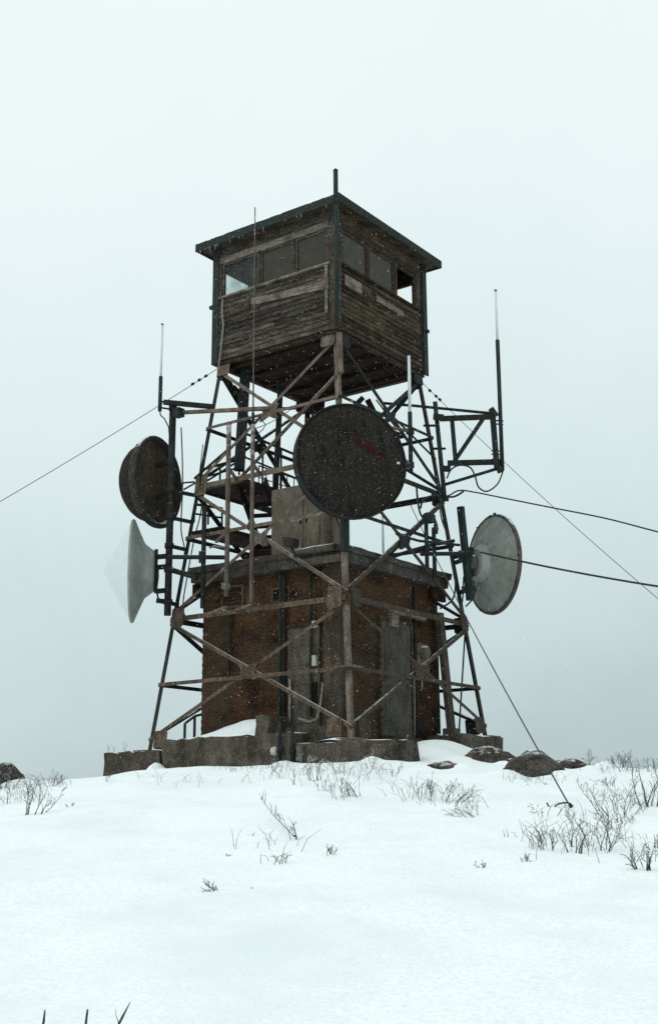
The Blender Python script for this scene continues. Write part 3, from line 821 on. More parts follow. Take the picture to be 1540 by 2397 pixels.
# floor and joists
flo = MB().box((-A+.02, -AY+.02, ZC-.0), (A-.02, AY-.02, ZC+.05)).build('floor', M['wood_dark'], cabin)
rnd = random.Random(5)
for k in range(12):
    x = -A+.10+k*(2*A-.2)/12
    MB().box((x, -AY+.03, ZC-.022+rnd.uniform(-.004, .004)), (x+(2*A-.2)/12-.014, AY-.03, ZC-.001)).build('floor_board', M['wood_dark'], flo)
for k in range(5):
    y = -1.36+k*.68
    MB().box((-A+.06, y-.05, ZC-.10), (A-.06, y+.05, ZC-.024)).build('joist', M['wood_dark'], flo)
for s_ in (-1, 1):
    MB().box((-A+.02, s_*(AY-.08)-.06, ZC-.09), (A-.02, s_*(AY-.08)+.06, ZC-.025)).build('beam', M['wood_brown'], flo)
    MB().box((s_*(A-.06)-.05, -AY+.16, ZC-.10), (s_*(A-.06)+.05, AY-.16, ZC-.026)).build('beam', M['wood_brown'], flo)
# low hipped roof
E0 = .306
roof = MB().hexa([(-A-E0+.03, -AY-E0+.03, ZE+.002), (A+E0-.03, -AY-E0+.03, ZE+.002), (A+E0-.03, AY+E0-.03, ZE+.002), (-A-E0+.03, AY+E0-.03, ZE+.002),
                  (-A-E0+.03, -AY-E0+.03, ZE+.10), (A+E0-.03, -AY-E0+.03, ZE+.10), (A+E0-.03, AY+E0-.03, ZE+.10), (-A-E0+.03, AY+E0-.03, ZE+.10)]).build('roof', M['wood_brown'], cabin)
mb = MB()
e = [(-A-E0, -AY-E0, ZE+.15), (A+E0, -AY-E0, ZE+.15), (A+E0, AY+E0, ZE+.15), (-A-E0, AY+E0, ZE+.15)]
lo_ = [(x, y, ZE+.101) for x, y, _ in e]
top = (0, 0, ZE+.50)
mb.add(e+[top]+lo_, [(0, 1, 4), (1, 2, 4), (2, 3, 4), (3, 0, 4), (5, 8, 7, 6), (5, 6, 1, 0), (6, 7, 2, 1), (7, 8, 3, 2), (8, 5, 0, 3)])
mb.build('roof_cover', M['green'], roof)
for s_ in (-1, 1):
    MB().box((-A-E0-.01, s_*(AY+E0-.015)-.018, ZE-.035), (A+E0+.01, s_*(AY+E0-.015)+.018, ZE+.14)).build('fascia', M['green'], roof)
    MB().box((s_*(A+E0-.012)-.018, -AY-E0+.035, ZE-.03), (s_*(A+E0-.012)+.018, AY+E0-.035, ZE+.139)).build('fascia', M['green'], roof)
# snow along the roof edge and small icicles
vs = []; fs = []
ring = []
nseg = 60
mb = MB()
pts = [(-A-E0+.02+(2*(A+E0)-.04)*k/nseg, -AY-E0+.03, ZE+.15+.012*random.random()) for k in range(nseg+1)]
mb.tube(pts, [.022+.022*random.random() for _ in pts], 7)
mb.build('snow_rim', M['snow'], roof)
mb = MB()
for k in range(17):
    x = random.uniform(-A-E0+.05, A+E0-.3)
    l = random.uniform(.03, .13)*(1.6 if random.random() < .12 else .8)
    mb.tube([(x, -AY-E0-.0, ZE-.03), (x+.003, -AY-E0, ZE-.03-l*.6), (x, -AY-E0, ZE-.03-l)], [.008, .005, .002], 5)
mb.build('icicles', M['ice'], roof, kind='stuff')
# downpipe cable on the left of the front wall
pts = [at_y(521, 700, -AY-.07), at_y(520, 730, -AY-.07), at_y(523, 760, -AY-.07), at_y(519, 800, -AY-.07), at_y(515, 835, -AY-.07), at_y(511, 862, -AY-.1)]
MB().tube(pts, .02, 7).build('cable', M['cable_pale'], cabin)

# pole on the front corner, rising above the roof
lr = thing('lightning_pole', (A+.1, -AY-.1, 8.4), 'dark green pole clamped to the front cabin corner and rising above the roof', 'pole')
c = unit((1, -1, 0))
px0, py0 = A+.20, -AY-.20
p0, p1 = plumb(787, 600, 24.35, 398)
xq, yq = p0[0], p0[1]
MB().tube([(xq, yq, 8.0), (xq, yq, 10.6)], .046, 10).build('lower_tube', M['rod_dark'], lr)
MB().tube([(xq, yq, 10.6), (xq, yq, p1[2])], .05, 10).build('upper_tube', M['rod_dark'], lr)
MB().tube([(xq, yq, p1[2]), (xq, yq, p1[2]+.04)], [.056, .02], 10).build('cap', M['rod_dark'], lr)
for zz in (8.6, 9.6, 10.7):
    MB().bar((A-.02, -AY+.02, zz), (xq, yq, zz), .05, .05, (0, 0, 1)).build('clamp', M['steel_dark'], lr)

# ------------------------------------------------------------------ stairs inside the tower
st = thing('stairway', (-1.3, -.8, 3.7), 'dark stairway with landings, posts and guard rails inside the tower', 'stairs')
def slab(name, x0, x1, y0, y1, z, t=.07, mt='wood_dark', n=7):
    o = MB().box((x0, y0, z-t), (x1, y1, z-.02)).build(name, M[mt], st)
    for k in range(n):
        a = x0+(x1-x0)*k/n
        MB().box((a+.006, y0-.01, z-.019), (a+(x1-x0)/n-.006, y1+.01, z+.012)).build('plank', M[mt], o)
    return o
slab('landing', -1.88, -.72, -1.75, .25, 5.52)
MB().bar((-1.88, -1.77, 5.50), (-.72, -1.77, 5.50), .05, .13, (0, 0, 1)).build('edge_beam', M['steel'], st)
slab('landing', -1.95, -1.12, -1.95, .15, 4.50, n=5)
slab('landing', -.2, 1.2, .2, 1.5, 6.9)
def flight(p, q, w, nt, axis):
    p, q = V3(p), V3(q); wv = V3(axis)*w
    for s_ in (0, 1):
        MB().bar(p+wv*s_, q+wv*s_, .05, .20, (0, 0, 1)).build('stringer', M['wood_dark'], st)
    for k in range(1, nt):
        c = p+(q-p)*k/nt+wv/2
        dd = unit(np.array([(q-p)[0], (q-p)[1], 0]))
        MB().obox(c, wv/2, dd*.12, (0, 0, .018)).build('tread', M['wood_dark'], st)
flight((-1.75, .1, 4.48), (-1.0, -1.6, 5.50), .0 or .6, 6, (.9, .4, 0))
flight((-.9, -1.5, 3.74), (-1.6, -.1, 4.48), .55, 5, (.9, .4, 0))
flight((-.8, .15, 5.52), (.1, 1.3, 6.9), .6, 7, (-.75, .6, 0))
# heavy posts up to the cabin floor
for (bx, by, D, ty, w_, mt) in ((560, 1100, 26.3, 905, .22, 'steel_dark'), (643, 1190, 26.9, 918, .12, 'steel_dark'), (735, 1100, 27.0, 935, .26, 'wood_dark')):
    p0, p1 = at_d(bx, by, D), None
    t0 = at_d(bx+ (14 if w_ > .2 else 14), ty, D+.75)
    MB().bar(p0, (t0[0], t0[1], ZC-.02), w_, w_*.9, (1, -1, 0)).build('post', M[mt], st)
# guard rails
def rail(q0, D0, q1, D1, drop, n, r_=.022):
    a, b = at_d(*q0, D0), at_d(*q1, D1)
    MB().tube([a, b], r_*1.4, 7).build('handrail', M['steel_dark'], st)
    MB().tube([a-np.array([0, 0, drop*.52]), b-np.array([0, 0, drop*.52])], r_, 6).build('handrail', M['steel_dark'], st)
    for k in range(n):
        c = a+(b-a)*k/(n-1)
        MB().tube([c, c-np.array([0, 0, drop])], r_, 6).build('rail_post', M['steel_dark'], st)
rail((571, 1013), 26.9, (700, 1068), 28.0, 1.05, 4)
rail((606, 1090), 26.6, (720, 1130), 27.6, .5, 8, .012)
rail((470, 1100), 26.0, (560, 1075), 26.5, .35, 3)
MB().tube([at_d(455, 1120, 26), at_d(530, 1055, 26.4)], .03, 6).build('handrail', M['steel_dark'], st)
MB().tube([at_d(470, 1135, 26), at_d(575, 1068, 26.6)], .026, 6).build('handrail', M['steel_dark'], st)
rail((455, 1180), 25.9, (520, 1190), 26.3, .4, 3)
# dark timbers under the cabin near the rear posts
for q0, q1, D in (((520, 870), (560, 935), 27.2), ((545, 905), (563, 925), 27.0), ((860, 935), (885, 985), 27.3), ((700, 945), (760, 980), 27.2), ((850, 930), (820, 960), 27.0)):
    MB().bar(at_d(*q0, D), at_d(*q1, D), .1, .12, (1, -1, 0)).build('knee_brace', M['wood_dark'], st)

# railing behind the hut on the left
rg = thing('stair_railing', at_d(445, 1715, 27.5), 'short dark pipe railing behind the left end of the hut', 'railing')
a, b, c_ = at_d(433, 1694, 27.2), at_d(456, 1677, 27.2), at_d(490, 1668, 27.2)
MB().tube([a, b, c_], .03, 7).build('handrail', M['steel_dark'], rg)
for p in (a, b, c_): MB().tube([p, (p[0], p[1], p[2]-.75)], .032, 7).build('post', M['steel_dark'], rg)

# ------------------------------------------------------------------ dishes
TOC = np.array([-Fh[0], -Fh[1], 0.0])     # horizontally back along the view
RGT = np.array([Rh[0], Rh[1], 0.0])
# large drum dish in front
ctr = at_d(822, 1079, 22.95)
ax = unit(TOC*math.cos(Rd(21))+RGT*math.sin(Rd(21)))
dd = thing('dish_antenna', ctr-ax*.6, 'large round dark drum dish with a faded red smear on its face', 'dish antenna')
Rr = 1.115
MB().lathe([(Rr-.03, -.06), (Rr, -.06), (Rr, .045), (Rr-.022, .05), (Rr-.028, .01)], ctr, ax, 72).build('rim', M['steel_dark'], dd)
face_prof = [(Rr-.03, .012)]+[((Rr-.03)*math.cos(Rd(a)), .012+.11*math.sin(Rd(a))) for a in (20, 40, 55, 68, 80, 90)]
fo = MB().lathe(face_prof, ctr, ax, 72).build('radome', M['dish_dark'], dd)
MB().lathe([(Rr-.01, -.06), (Rr-.03, -.22), (.75, -.42), (.3, -.56), (.28, -.7), (0, -.7)], ctr, ax, 48).build('dish_shell', M['dish_dark'], dd)
# faded red print, following the dome
ux = unit(np.cross((0, 0, 1.0), ax)); uy = np.cross(ax, ux)
def on_dome(a, b, lift=.004):
    r = math.hypot(a, b)/(Rr-.03)
    return ctr+ux*a+uy*b+ax*(.012+.11*math.sqrt(max(0, 1-r*r))+lift)
mb = MB(); nn = 16; vs = []; fs = []
for j_ in range(5):
    for i in range(nn+1):
        a = .0+.66*i/nn; b0 = .40-.30*i/nn
        wv = (.11*math.sin(math.pi*min(1, i/nn*.9+.1))**.6+.012*math.sin(i*2.3))
        vs.append(on_dome(a, b0+(j_/4-.5)*2*wv))
for j_ in range(4):
    for i in range(nn):
        k = j_*(nn+1)+i; fs.append((k, k+1, k+nn+2, k+nn+1))
MB().add(vs, fs, True).build('red_mark', M['red'], fo)
p0, p1 = plumb(808, 1291, 23.0, 1160)
MB().tube([p0, p1], .085, 12).build('mount_pipe', M['rod_dark'], dd)
MB().bar(ctr-ax*.66, lp('N', ctr[2]), .14, .14, (0, 0, 1)).build('mount_arm', M['steel_dark'], dd)
MB().tube([at_d(786, 1212, 23.1), at_d(793, 1230, 23.1), at_d(797, 1245, 23.1), at_d(800, 1268, 23.1)], .014, 6).build('feed_cable', M['cable'], dd)
p = at_d(797, 1240, 23.1)
MB().lathe([(0, -.06), (.045, -.03), (.05, .03), (0, .06)], p, (0, 0, 1), 10).build('connector', M['panel_grey'], dd)
MB().box(tuple(on_dome(.93, .03)-.02), tuple(on_dome(.93, .03)+.02)).build('bolt_plate', M['rod_white'], dd)

# left mast
pm0, pm1 = plumb(392, 1441, 25.0, 958)
mast = thing('antenna_mast', pm0, 'tall dark pipe mast beside the left leg carrying two dishes', 'mast')
MB().tube([pm0, pm1], .075, 12).build('pipe', M['steel_dark'], mast)
MB().tube([pm1-np.array([0, 0, .02]), pm1+np.array([0, 0, .12])], .09, 12).build('cap', M['steel_dark'], mast)
for zz in (2.95, 3.62, 4.12, 4.72, 5.3):
    l = lp('L', zz)
    MB().bar((pm0[0], pm0[1], zz), l, .06, .07, (0, 0, 1)).build('standoff', M['steel_dark'], mast)
    MB().tube([(pm0[0], pm0[1], zz-.05), (pm0[0], pm0[1], zz+.05)], .10, 12).build('clamp', M['steel_dark'], mast)
armz = pm1[2]-.10
for dz, w_ in ((.03, .10),):
    MB().bar(at_d(383, 941, 25.9), at_d(500, 952, 26.2), .10, .09, (0, 0, 1)).build('cross_arm', M['steel_dark'], mast)
MB().bar(at_d(412, 966, 25.9), fp('NL', .5, (G2+GT)/2+.08, .09), .07, .07, (0, 0, 1)).build('cross_arm', M['steel'], mast)
MB().bar(at_d(425, 966, 25.9), at_d(690, 955, 27.5), .05, .06, (0, 0, 1)).build('cross_arm', M['steel_dark'], mast)
MB().box(tuple(at_d(418, 966, 25.85)-.09), tuple(at_d(418, 966, 25.85)+.09)).build('clamp', M['steel_dark'], mast)

# left upper dish, seen from behind
zD = pm0[2]+(pm1[2]-pm0[2])*.64
axu = unit(-RGT*.923+np.array([Fh[0], Fh[1], 0])*.384)
cU = at_d(369, 1128, 26.1)
du = thing('dish_antenna', cU, 'dark brown drum dish seen from behind on the upper left mast', 'dish antenna')
MB().lathe([(.0, .015), (.45, .03), (.80, .055), (.872, .06)], cU, axu, 64).build('dish_back', M['dish_brown'], du)
MB().lathe([(.87, .07), (.885, .02), (.90, -.035), (.93, -.05), (.97, -.045), (.995, -.02), (1.0, .03), (.985, .09), (.95, .13), (.90, .14)], cU, axu, 64).build('ring', M['ring'], du)
MB().lathe([(.90, .14)]+[(.865*math.cos(Rd(t_)), .14+.62*math.sin(Rd(t_))) for t_ in (0, 12, 24, 36, 48, 60, 72, 82, 90)], cU, axu, 64).build('radome', M['dish_dark'], du)
for s_ in (-1, 1):
    MB().bar(cU+np.array([0, 0, s_*.35]), (pm0[0], pm0[1], cU[2]+s_*.35), .09, .09, (0, 0, 1)).build('bracket', M['steel_dark'], du)
MB().tube([cU+np.array([0, 0, -.6]), at_d(430, 1130, 26.0), at_d(455, 1128, 26.1)], .02, 6).build('feed_strut', M['steel_dark'], du)
MB().tube([at_d(430, 1146, 26.0), at_d(458, 1130, 26.1)], .02, 6).build('feed_strut', M['steel_dark'], du)

# left lower pale dish, edge-on with cone radome
axl = unit(-RGT*.996-np.array([Fh[0], Fh[1], 0])*.085)
cL = at_d(312, 1337, 25.3)
dl = thing('dish_antenna', cL, 'pale grey dish seen edge-on with a translucent cone on the lower left mast', 'dish antenna')
MB().lathe([(.0, -.44), (.40, -.43), (.43, -.42), (.44, -.40), (.56, -.24), (.60, -.22), (.80, -.13), (1.06, -.02), (1.075, .0), (1.065, .035), (1.03, .03)], cL, axl, 64).build('dish_shell', M['dish_pale'], dl)
MB().lathe([(1.04, .03), (.70, .23), (.35, .43), (.06, .58), (.0, .59)], cL, axl, 56).build('radome', M['radome'], dl)
b0 = cL-axl*.46
MB().bar(b0+np.array([0, 0, .46]), b0-np.array([0, 0, .42]), .10, .07, axl).build('mount_bar', M['steel_dark'], dl)
for dz in (.30, .08, -.42):
    MB().bar(b0+np.array([0, 0, dz]), (pm0[0], pm0[1], b0[2]+dz), .09, .09, (0, 0, 1)).build('bracket', M['steel_dark'], dl)
MB().tube([at_d(362, 1329, 25.2), at_d(370, 1332, 25.2), at_d(370, 1352, 25.2), at_d(367, 1375, 25.2), at_d(369, 1396, 25.2), at_d(372, 1404, 25.2)], .022, 6).build('waveguide', M['cable'], dl)
MB().bar(at_d(366, 1406, 25.2), at_d(400, 1410, 25.2), .08, .09, (0, 0, 1)).build('bracket', M['steel_dark'], dl)

# right mast and its pale dish seen from behind
pr0, pr1 = at_d(1100, 1405, 25.9), at_d(1078, 1187, 26.4)
mr_ = thing('antenna_mast', pr0, 'short dark pipe mast leaning beside the right tower leg', 'mast')
MB().tube([pr0, pr1], .085, 12).build('pipe', M['rod_dark'], mr_)
for k in (.12, .44, .5):
    p = pr0+(pr1-pr0)*k
    MB().bar(p, lp('R', p[2]), .07, .08, (0, 0, 1)).build('standoff', M['steel_dark'], mr_)
    MB().bar(p+np.array([.12, .09, 0]), p-np.array([.12, .09, 0]), .12, .1, (0, 0, 1)).build('clamp', M['steel_dark'], mr_)
axr = unit(RGT*.915+np.array([Fh[0], Fh[1], 0])*.403)
cR = at_d(1153, 1321, 26.7)
dr_ = thing('dish_antenna', cR, 'pale grey dish seen from behind on the right mast', 'dish antenna')
MB().lathe([(.0, -.46), (.24, -.455), (.28, -.42), (.36, -.31), (.40, -.29), (.43, -.285), (.72, -.17), (.98, -.035), (1.03, -.02), (1.07, .0), (1.09, .02), (1.075, .06), (1.05, .05)], cR, axr, 64).build('dish_shell', M['dish_pale'], dr_)
MB().lathe([(1.05, .04), (.8, .10), (.4, .15), (0, .16)], cR, axr, 48).build('radome', M['dish_pale'], dr_)
MB().lathe([(1.05, -.025), (1.10, -.015), (1.105, .05), (1.06, .065)], cR, axr, 64).build('rim', M['panel_grey'], dr_)
MB().lathe([(.29, -.43), (.37, -.317), (.42, -.296), (.43, -.291)], cR-axr*.004, axr, 40).build('hub_cone', M['hub'], dr_)
_u1, _v1 = perp(axr)
for k in range(12):
    a_ = 2*math.pi*k/12
    r1 = _u1*math.cos(a_)+_v1*math.sin(a_)
    MB().bar(cR+r1*.45-axr*.29, cR+r1*1.04-axr*.016, .018, .02, axr).build('rib', M['dish_pale'], dr_)
    MB().tube([cR+r1*1.075-axr*.045, cR+r1*1.075-axr*.0], .02, 6, smooth=False).build('bolt', M['steel_dark'], dr_)
hb = cR-axr*.46
MB().tube([hb+axr*.02, hb-axr*.16], .17, 16).build('hub', M['cabinet'], dr_)
MB().bar(hb-axr*.1+np.array([0, 0, .32]), hb-axr*.1-np.array([0, 0, .32]), .16, .1, axr).build('mount_bar', M['steel_dark'], dr_)
for dz in (.22, -.25):
    p = hb-axr*.1+np.array([0, 0, dz]); k = (p[2]-pr0[2])/(pr1[2]-pr0[2])
    MB().bar(p, pr0+(pr1-pr0)*k, .1, .1, (0, 0, 1)).build('bracket', M['steel_dark'], dr_)
MB().tube([at_d(1158, 1206, 26.6), at_d(1157, 1200, 26.6)], .03, 8).build('lug', M['steel_dark'], dr_)
MB().tube([at_d(1108, 1360, 26.0), at_d(1112, 1385, 26.0), at_d(1108, 1402, 26.0), at_d(1090, 1420, 26.1)], .018, 6).build('feed_cable', M['cable'], dr_)

# ------------------------------------------------------------------ rod antennas and poles
def rod(name, top, mid, bot, D, r0, r1, label, vertical=True, cat='antenna'):
    p0, p2 = plumb(bot[0], bot[1], D, top[1]) if vertical else (at_d(*bot, D), at_d(*top, D))
    k = (bot[1]-mid)/(bot[1]-top[1])
    p1 = p0+(p2-p0)*k
    t = thing(name, p0, label, cat)
    MB().tube([p1, p2], [r0, r0*.9], 9).build('white_rod', M['rod_white'], t)
    MB().tube([p2, p2+np.array([0, 0, .03])], r0*1.05, 9).build('tip', M['rod_dark'], t)
    MB().tube([p0, p1+np.array([0, 0, .02])], r1, 9).build('sleeve', M['rod_dark'], t)
    return t, p0, p1, p2
t, p0, p1, p2 = rod('rod_antenna', (380, 760), 884, (374, 962), 25.9, .026, .042, 'slim rod antenna with white upper half on the left mast arm')
for dz in (.08, .22): MB().bar((p0[0], p0[1], p0[2]+dz), (pm0[0], pm0[1], p0[2]+dz), .03, .03, (0, 0, 1)).build('clamp', M['steel_dark'], t)
MB().tube([p0, p0+np.array([.03, .0, -.1]), at_d(385, 980, 25.8), at_d(395, 1000, 25.8), at_d(398, 1040, 25.8)], .014, 6).build('lead', M['cable'], t)
t, p0, p1, p2 = rod('rod_antenna', (957, 832), 966, (962, 1105), 24.9, .034, .046, 'short rod antenna with white top just right of the big dark dish', vertical=False)
for q in ((893, 1002), (945, 1080)):
    a = at_d(q[0], q[1]-6, 24.6)
    z = at_d(960, q[1]+8, 24.9)
    MB().tube([a, z], .035, 8).build('arm', M['steel'], t)
    MB().box(tuple(z-.06), tuple(z+.06)).build('clamp', M['steel_dark'], t)
t, p0, p1, p2 = rod('rod_antenna', (1160, 681), 797, (1176, 1101), 25.6, .028, .044, 'longest rod antenna, white topped, on the outer post of the right bracket', vertical=False)
# distant pale rod behind hut
p0, p2 = plumb(897, 1295, 27.2, 1203)
o = MB().tube([p0, p2], [.03, .022], 8).build('rod_antenna', M['rod_white'], None, base=p0)
tag(o, 'pale thin rod antenna standing behind the hut roof below the big dish', 'antenna')
# long whip
pw0, pw2 = plumb(588, 1411, 23.6, 484)
wk = (1411-1012)/(1411-484)
wp = thing('whip_antenna', pw0, 'very tall thin whip antenna in front of the cabin windows', 'antenna')
pw1 = pw0+(pw2-pw0)*wk
MB().tube([pw0, pw1], .042, 9).build('pole', M['rust_pipe'], wp)
MB().tube([pw1, pw1+np.array([0, 0, .25])], .032, 9).build('base_insulator', M['rod_dark'], wp)
MB().tube([pw1+np.array([0, 0, .2]), pw2], [.017, .012], 7).build('whip', M['rust_pipe'], wp)
MB().tube([pw1+np.array([0, 0, .1]), pw1+RGT*.12+np.array([0, 0, .12]), pw1+RGT*.26+np.array([0, 0, .0]), pw1+RGT*.2+np.array([0, 0, -.1]), pw1+RGT*.05+np.array([0, 0, -.25])], .010, 6).build('lead', M['cable'], wp)
for zz, s_ in ((ZM1, .42), (5.46, .47), (2.64, .40)):
    q = fp('NL', s_, zz, .05)
    MB().bar((pw0[0], pw0[1], zz), q, .05, .05, (0, 0, 1)).build('clamp', M['steel'], wp)
# grey pole left of it
pg0, pg1 = plumb(530, 1396, 23.9, 992)
gp = thing('pipe_pole', pg0, 'rusty pipe pole with open top left of the tall whip', 'pole')
MB().tube([pg0, pg1], .05, 10).build('pipe', M['rust_pipe'], gp)
MB().tube([pg1, pg1+np.array([.0, 0, .05])], [.06, .035], 10).build('cap', M['rust_pipe'], gp)
for zz, s_ in ((ZM1-.2, .22), (5.46, .3), (2.64, .24)):
    MB().bar((pg0[0], pg0[1], zz), fp('NL', s_, zz, .05), .05, .05, (0, 0, 1)).build('clamp', M['steel'], gp)
q = at_d(530, 1283, 23.9)
MB().tube([at_d(492, 1280, 24.0), at_d(490, 1283, 24.0), at_d(500, 1279, 24.0), q], .02, 6).build('hook', M['rust_pipe'], gp)
q = at_d(528, 1372, 23.85)
MB().box(tuple(q-.06), tuple(q+.06)).build('lug', M['wood_pale'], gp)
# pipe cross left
pc0, pc1 = plumb(474, 1424, 24.9, 1185)
pc = thing('pipe_stand', pc0, 'upright pipe crossed by a level pipe between left mast and hut', 'pipe stand')
MB().tube([pc0, pc1], .05, 10).build('pipe', M['steel_dark'], pc)
MB().tube([at_d(392, 1304, 24.9), at_d(536, 1305, 24.9)], .045, 10).build('pipe', M['steel_dark'], pc)
MB().tube([at_d(473, 1290, 24.9), at_d(473, 1318, 24.9)], .07, 10).build('cross_fitting', M['steel_dark'], pc)
MB().tube([at_d(400, 1334, 25.2), at_d(462, 1352, 24.8)], .06, 10).build('pipe', M['steel_dark'], pc)

# pipes right, on the hut roof side
pf = thing('pipe_stand', at_d(1003, 1340, 25.6), 'dark upright pipes with level crossbar on the right roof edge', 'pipe stand')
for bx, ty, by, r_ in ((1000, 1205, 1330, .045), (1018, 1235, 1352, .045)):
    p0, p1 = plumb(bx, by, 25.5, ty)
    MB().tube([p0, p1], r_, 9).build('pipe', M['rod_dark'], pf)
MB().tube([at_d(985, 1297, 25.5), at_d(1100, 1296, 26.0)], .045, 9).build('pipe', M['steel_dark'], pf)
MB().tube([at_d(880, 1316, 25.0), at_d(960, 1290, 25.5), at_d(1010, 1276, 25.7), at_d(1062, 1266, 26.1)], .04, 8).build('pipe', M['steel_dark'], pf)
MB().tube([at_d(945, 1256, 25.2), at_d(980, 1266, 25.3), at_d(1075, 1276, 26.0)], .03, 8).build('pipe', M['steel_dark'], pf)
p = at_d(1003, 1212, 25.5)
MB().lathe([(0, -.12), (.13, -.1), (.15, .04), (.08, .1), (0, .11)], p, (0, 0, 1), 14).build('beacon', M['rod_dark'], pf)
ll = thing('obstruction_lamp', at_d(1020, 1240, 25.5), 'small pointed lamp on top of a pipe at the right roof edge', 'lamp')
p = at_d(1020, 1234, 25.5)
MB().lathe([(0, -.07), (.055, -.06), (.06, -.02), (.045, .0), (.05, .04), (.03, .1), (.008, .17), (0, .19)], p, (0, 0, 1), 12).build('lens', M['panel_grey'], ll)
MB().lathe([(.045, -.14), (.045, -.06)], p, (0, 0, 1), 12).build('socket', M['rod_dark'], ll)
il = thing('insulator', at_d(948, 1256, 25.2), 'small pale insulator on the thin pipe above the right roof edge', 'insulator')
d_ = unit(at_d(965, 1262, 25.2)-at_d(935, 1251, 25.2))
MB().lathe([(0, -.2), (.03, -.18), (.05, -.12), (.03, -.08), (.05, -.02), (.03, .03), (.05, .08), (.025, .14), (0, .2)], at_d(946, 1255, 25.2), d_, 10).build('body', M['panel_grey'], il)

# right bracket frame with channels
bk = thing('antenna_bracket', at_d(1040, 1165, 26.0), 'dark steel outrigger bracket with diagonal brace on the upper right leg', 'bracket')
D1, D2 = 25.95, 25.65
def bar2(q0, d0, q1, d1, w, h, nm='beam', mt='steel_dark'):
    return MB().bar(at_d(*q0, d0), at_d(*q1, d1), w, h, UP).build(nm, M[mt], bk)
MB().tube([at_d(1018, 940, 26.1), at_d(1041, 1172, 25.9)], .05, 9).build('upright_pipe', M['rod_dark'], bk)
MB().tube([at_d(893, 943, 27.0), at_d(975, 950, 26.6), at_d(1157, 968, D2)], .032, 8).build('stay', M['rod_dark'], bk)
bar2((1030, 980), D1, (1158, 975), D2, .10, .115)
bar2((1048, 1084), D1, (1172, 1081), D2, .10, .12)
bar2((1058, 984), D1-.01, (1066, 1079), D1-.01, .085, .085, 'post')
bar2((1130, 981), D2, (1064, 1079), D1-.02, .075, .07, 'brace')
bar2((1152, 960), D2, (1163, 1096), D2, .11, .11, 'post')
MB().tube([at_d(1042, 1134, 25.95), at_d(1160, 1098, D2)], .035, 8).build('stay', M['rod_dark'], bk)
bar2((1148, 955), D2-.02, (1162, 975), D2-.02, .18, .1, 'clamp_plate')
bar2((1155, 1072), D2-.02, (1172, 1106), D2-.02, .2, .1, 'clamp_plate')
for q in ((1040, 1096), (1024, 975), (1036, 1165)):
    bar2((q[0]-10, q[1]), D1, (q[0]+14, q[1]+2), D1, .1, .13, 'clamp_plate')
for q in ((1008, 996), (1026, 1050)):
    bar2((q[0]-16, q[1]), 26.2, (q[0]+16, q[1]), 26.0, .05, .05, 'clamp_plate')
for y_ in (984, 1055):
    bar2((1150, y_), D2-.02, (1178, y_+1), D2-.06, .03, .03, 'clamp_plate')
    bar2((1150, y_+8), D2-.02, (1178, y_+9), D2-.06, .03, .03, 'clamp_plate')

# ------------------------------------------------------------------ cables
def wire(name, pts, r_, label, cat, mt='cable', n=6, group=None):
    o = MB().tube(pts, r_, n).build(name, M[mt], None, base=pts[0])
    return tag(o, label, cat, group)
def sag(a, b, s_, n=24):
    a, b = V3(a), V3(b)
    return [a+(b-a)*k/n-np.array([0, 0, 4*s_*(k/n)*(1-k/n)]) for k in range(n+1)]
def smooth_path(pts, n=6):
    out = []
    P = [V3(p) for p in pts]
    for i in range(len(P)-1):
        p0 = P[max(i-1, 0)]; p1 = P[i]; p2 = P[i+1]; p3 = P[min(i+2, len(P)-1)]
        for k in range(n):
            t = k/n
            out.append(.5*((2*p1)+(-p0+p2)*t+(2*p0-5*p1+4*p2-p3)*t*t+(-p0+3*p1-3*p2+p3)*t**3))
    out.append(P[-1]); return out
a = lp('L', 8.2)
gw = thing('guy_wire', a, 'thin guy wire running from the left cabin corner off to the left', 'guy wire')
b = at_d(-170, 1272, 24.0)
MB().tube(sag(a, b, .06), .0075, 6).build('strand', M['cable'], gw)
for q in (.05, .075, .1):
    c = V3(a)+(V3(b)-V3(a))*q
    MB().lathe([(0, -.05), (.03, -.03), (.03, .03), (0, .05)], c-np.array([0, 0, .01]), unit(V3(b)-V3(a)), 8).build('insulator', M['rod_dark'], gw)
a = lp('R', 8.1)
gw = thing('guy_wire', a, 'thin guy wire from the right cabin corner down across the bracket to the right edge', 'guy wire')
b = at_d(1700, 1535, 22.0)
MB().tube(sag(a, b, .15), .0065, 6).build('strand', M['cable'], gw)
for q in (.035, .06, .075):
    c = V3(a)+(V3(b)-V3(a))*q
    MB().lathe([(0, -.05), (.03, -.03), (.03, .03), (0, .05)], c-np.array([0, 0, .03]), unit(V3(b)-V3(a)), 8).build('insulator', M['rod_dark'], gw)
an = hit_ground(1336, 1892)
gw = thing('guy_wire', an, 'guy wire slanting from the tower down to an anchor in the snow', 'guy wire')
a = at_d(960, 1180, 25.0)
MB().tube(sag(a, an, .12, 30), .009, 6).build('strand', M['cable'], gw)
e0 = np.array(an)
MB().tube(smooth_path([e0+np.array([0, 0, -.1]), e0+np.array([0, 0, .03]), e0-RGT*.06+np.array([0, 0, .05]), e0-RGT*.14+np.array([0, 0, .03]), e0-RGT*.19-TOC*.03+np.array([0, 0, -.02]), e0-RGT*.24+np.array([0, 0, .05])]), .008, 6).build('anchor_loop', M['cable'], gw)
MB().lathe([(0, -.03), (.03, 0), (0, .03)], e0+np.array([0, 0, .02]), (0, 0, 1), 8).build('shackle', M['cable'], gw)
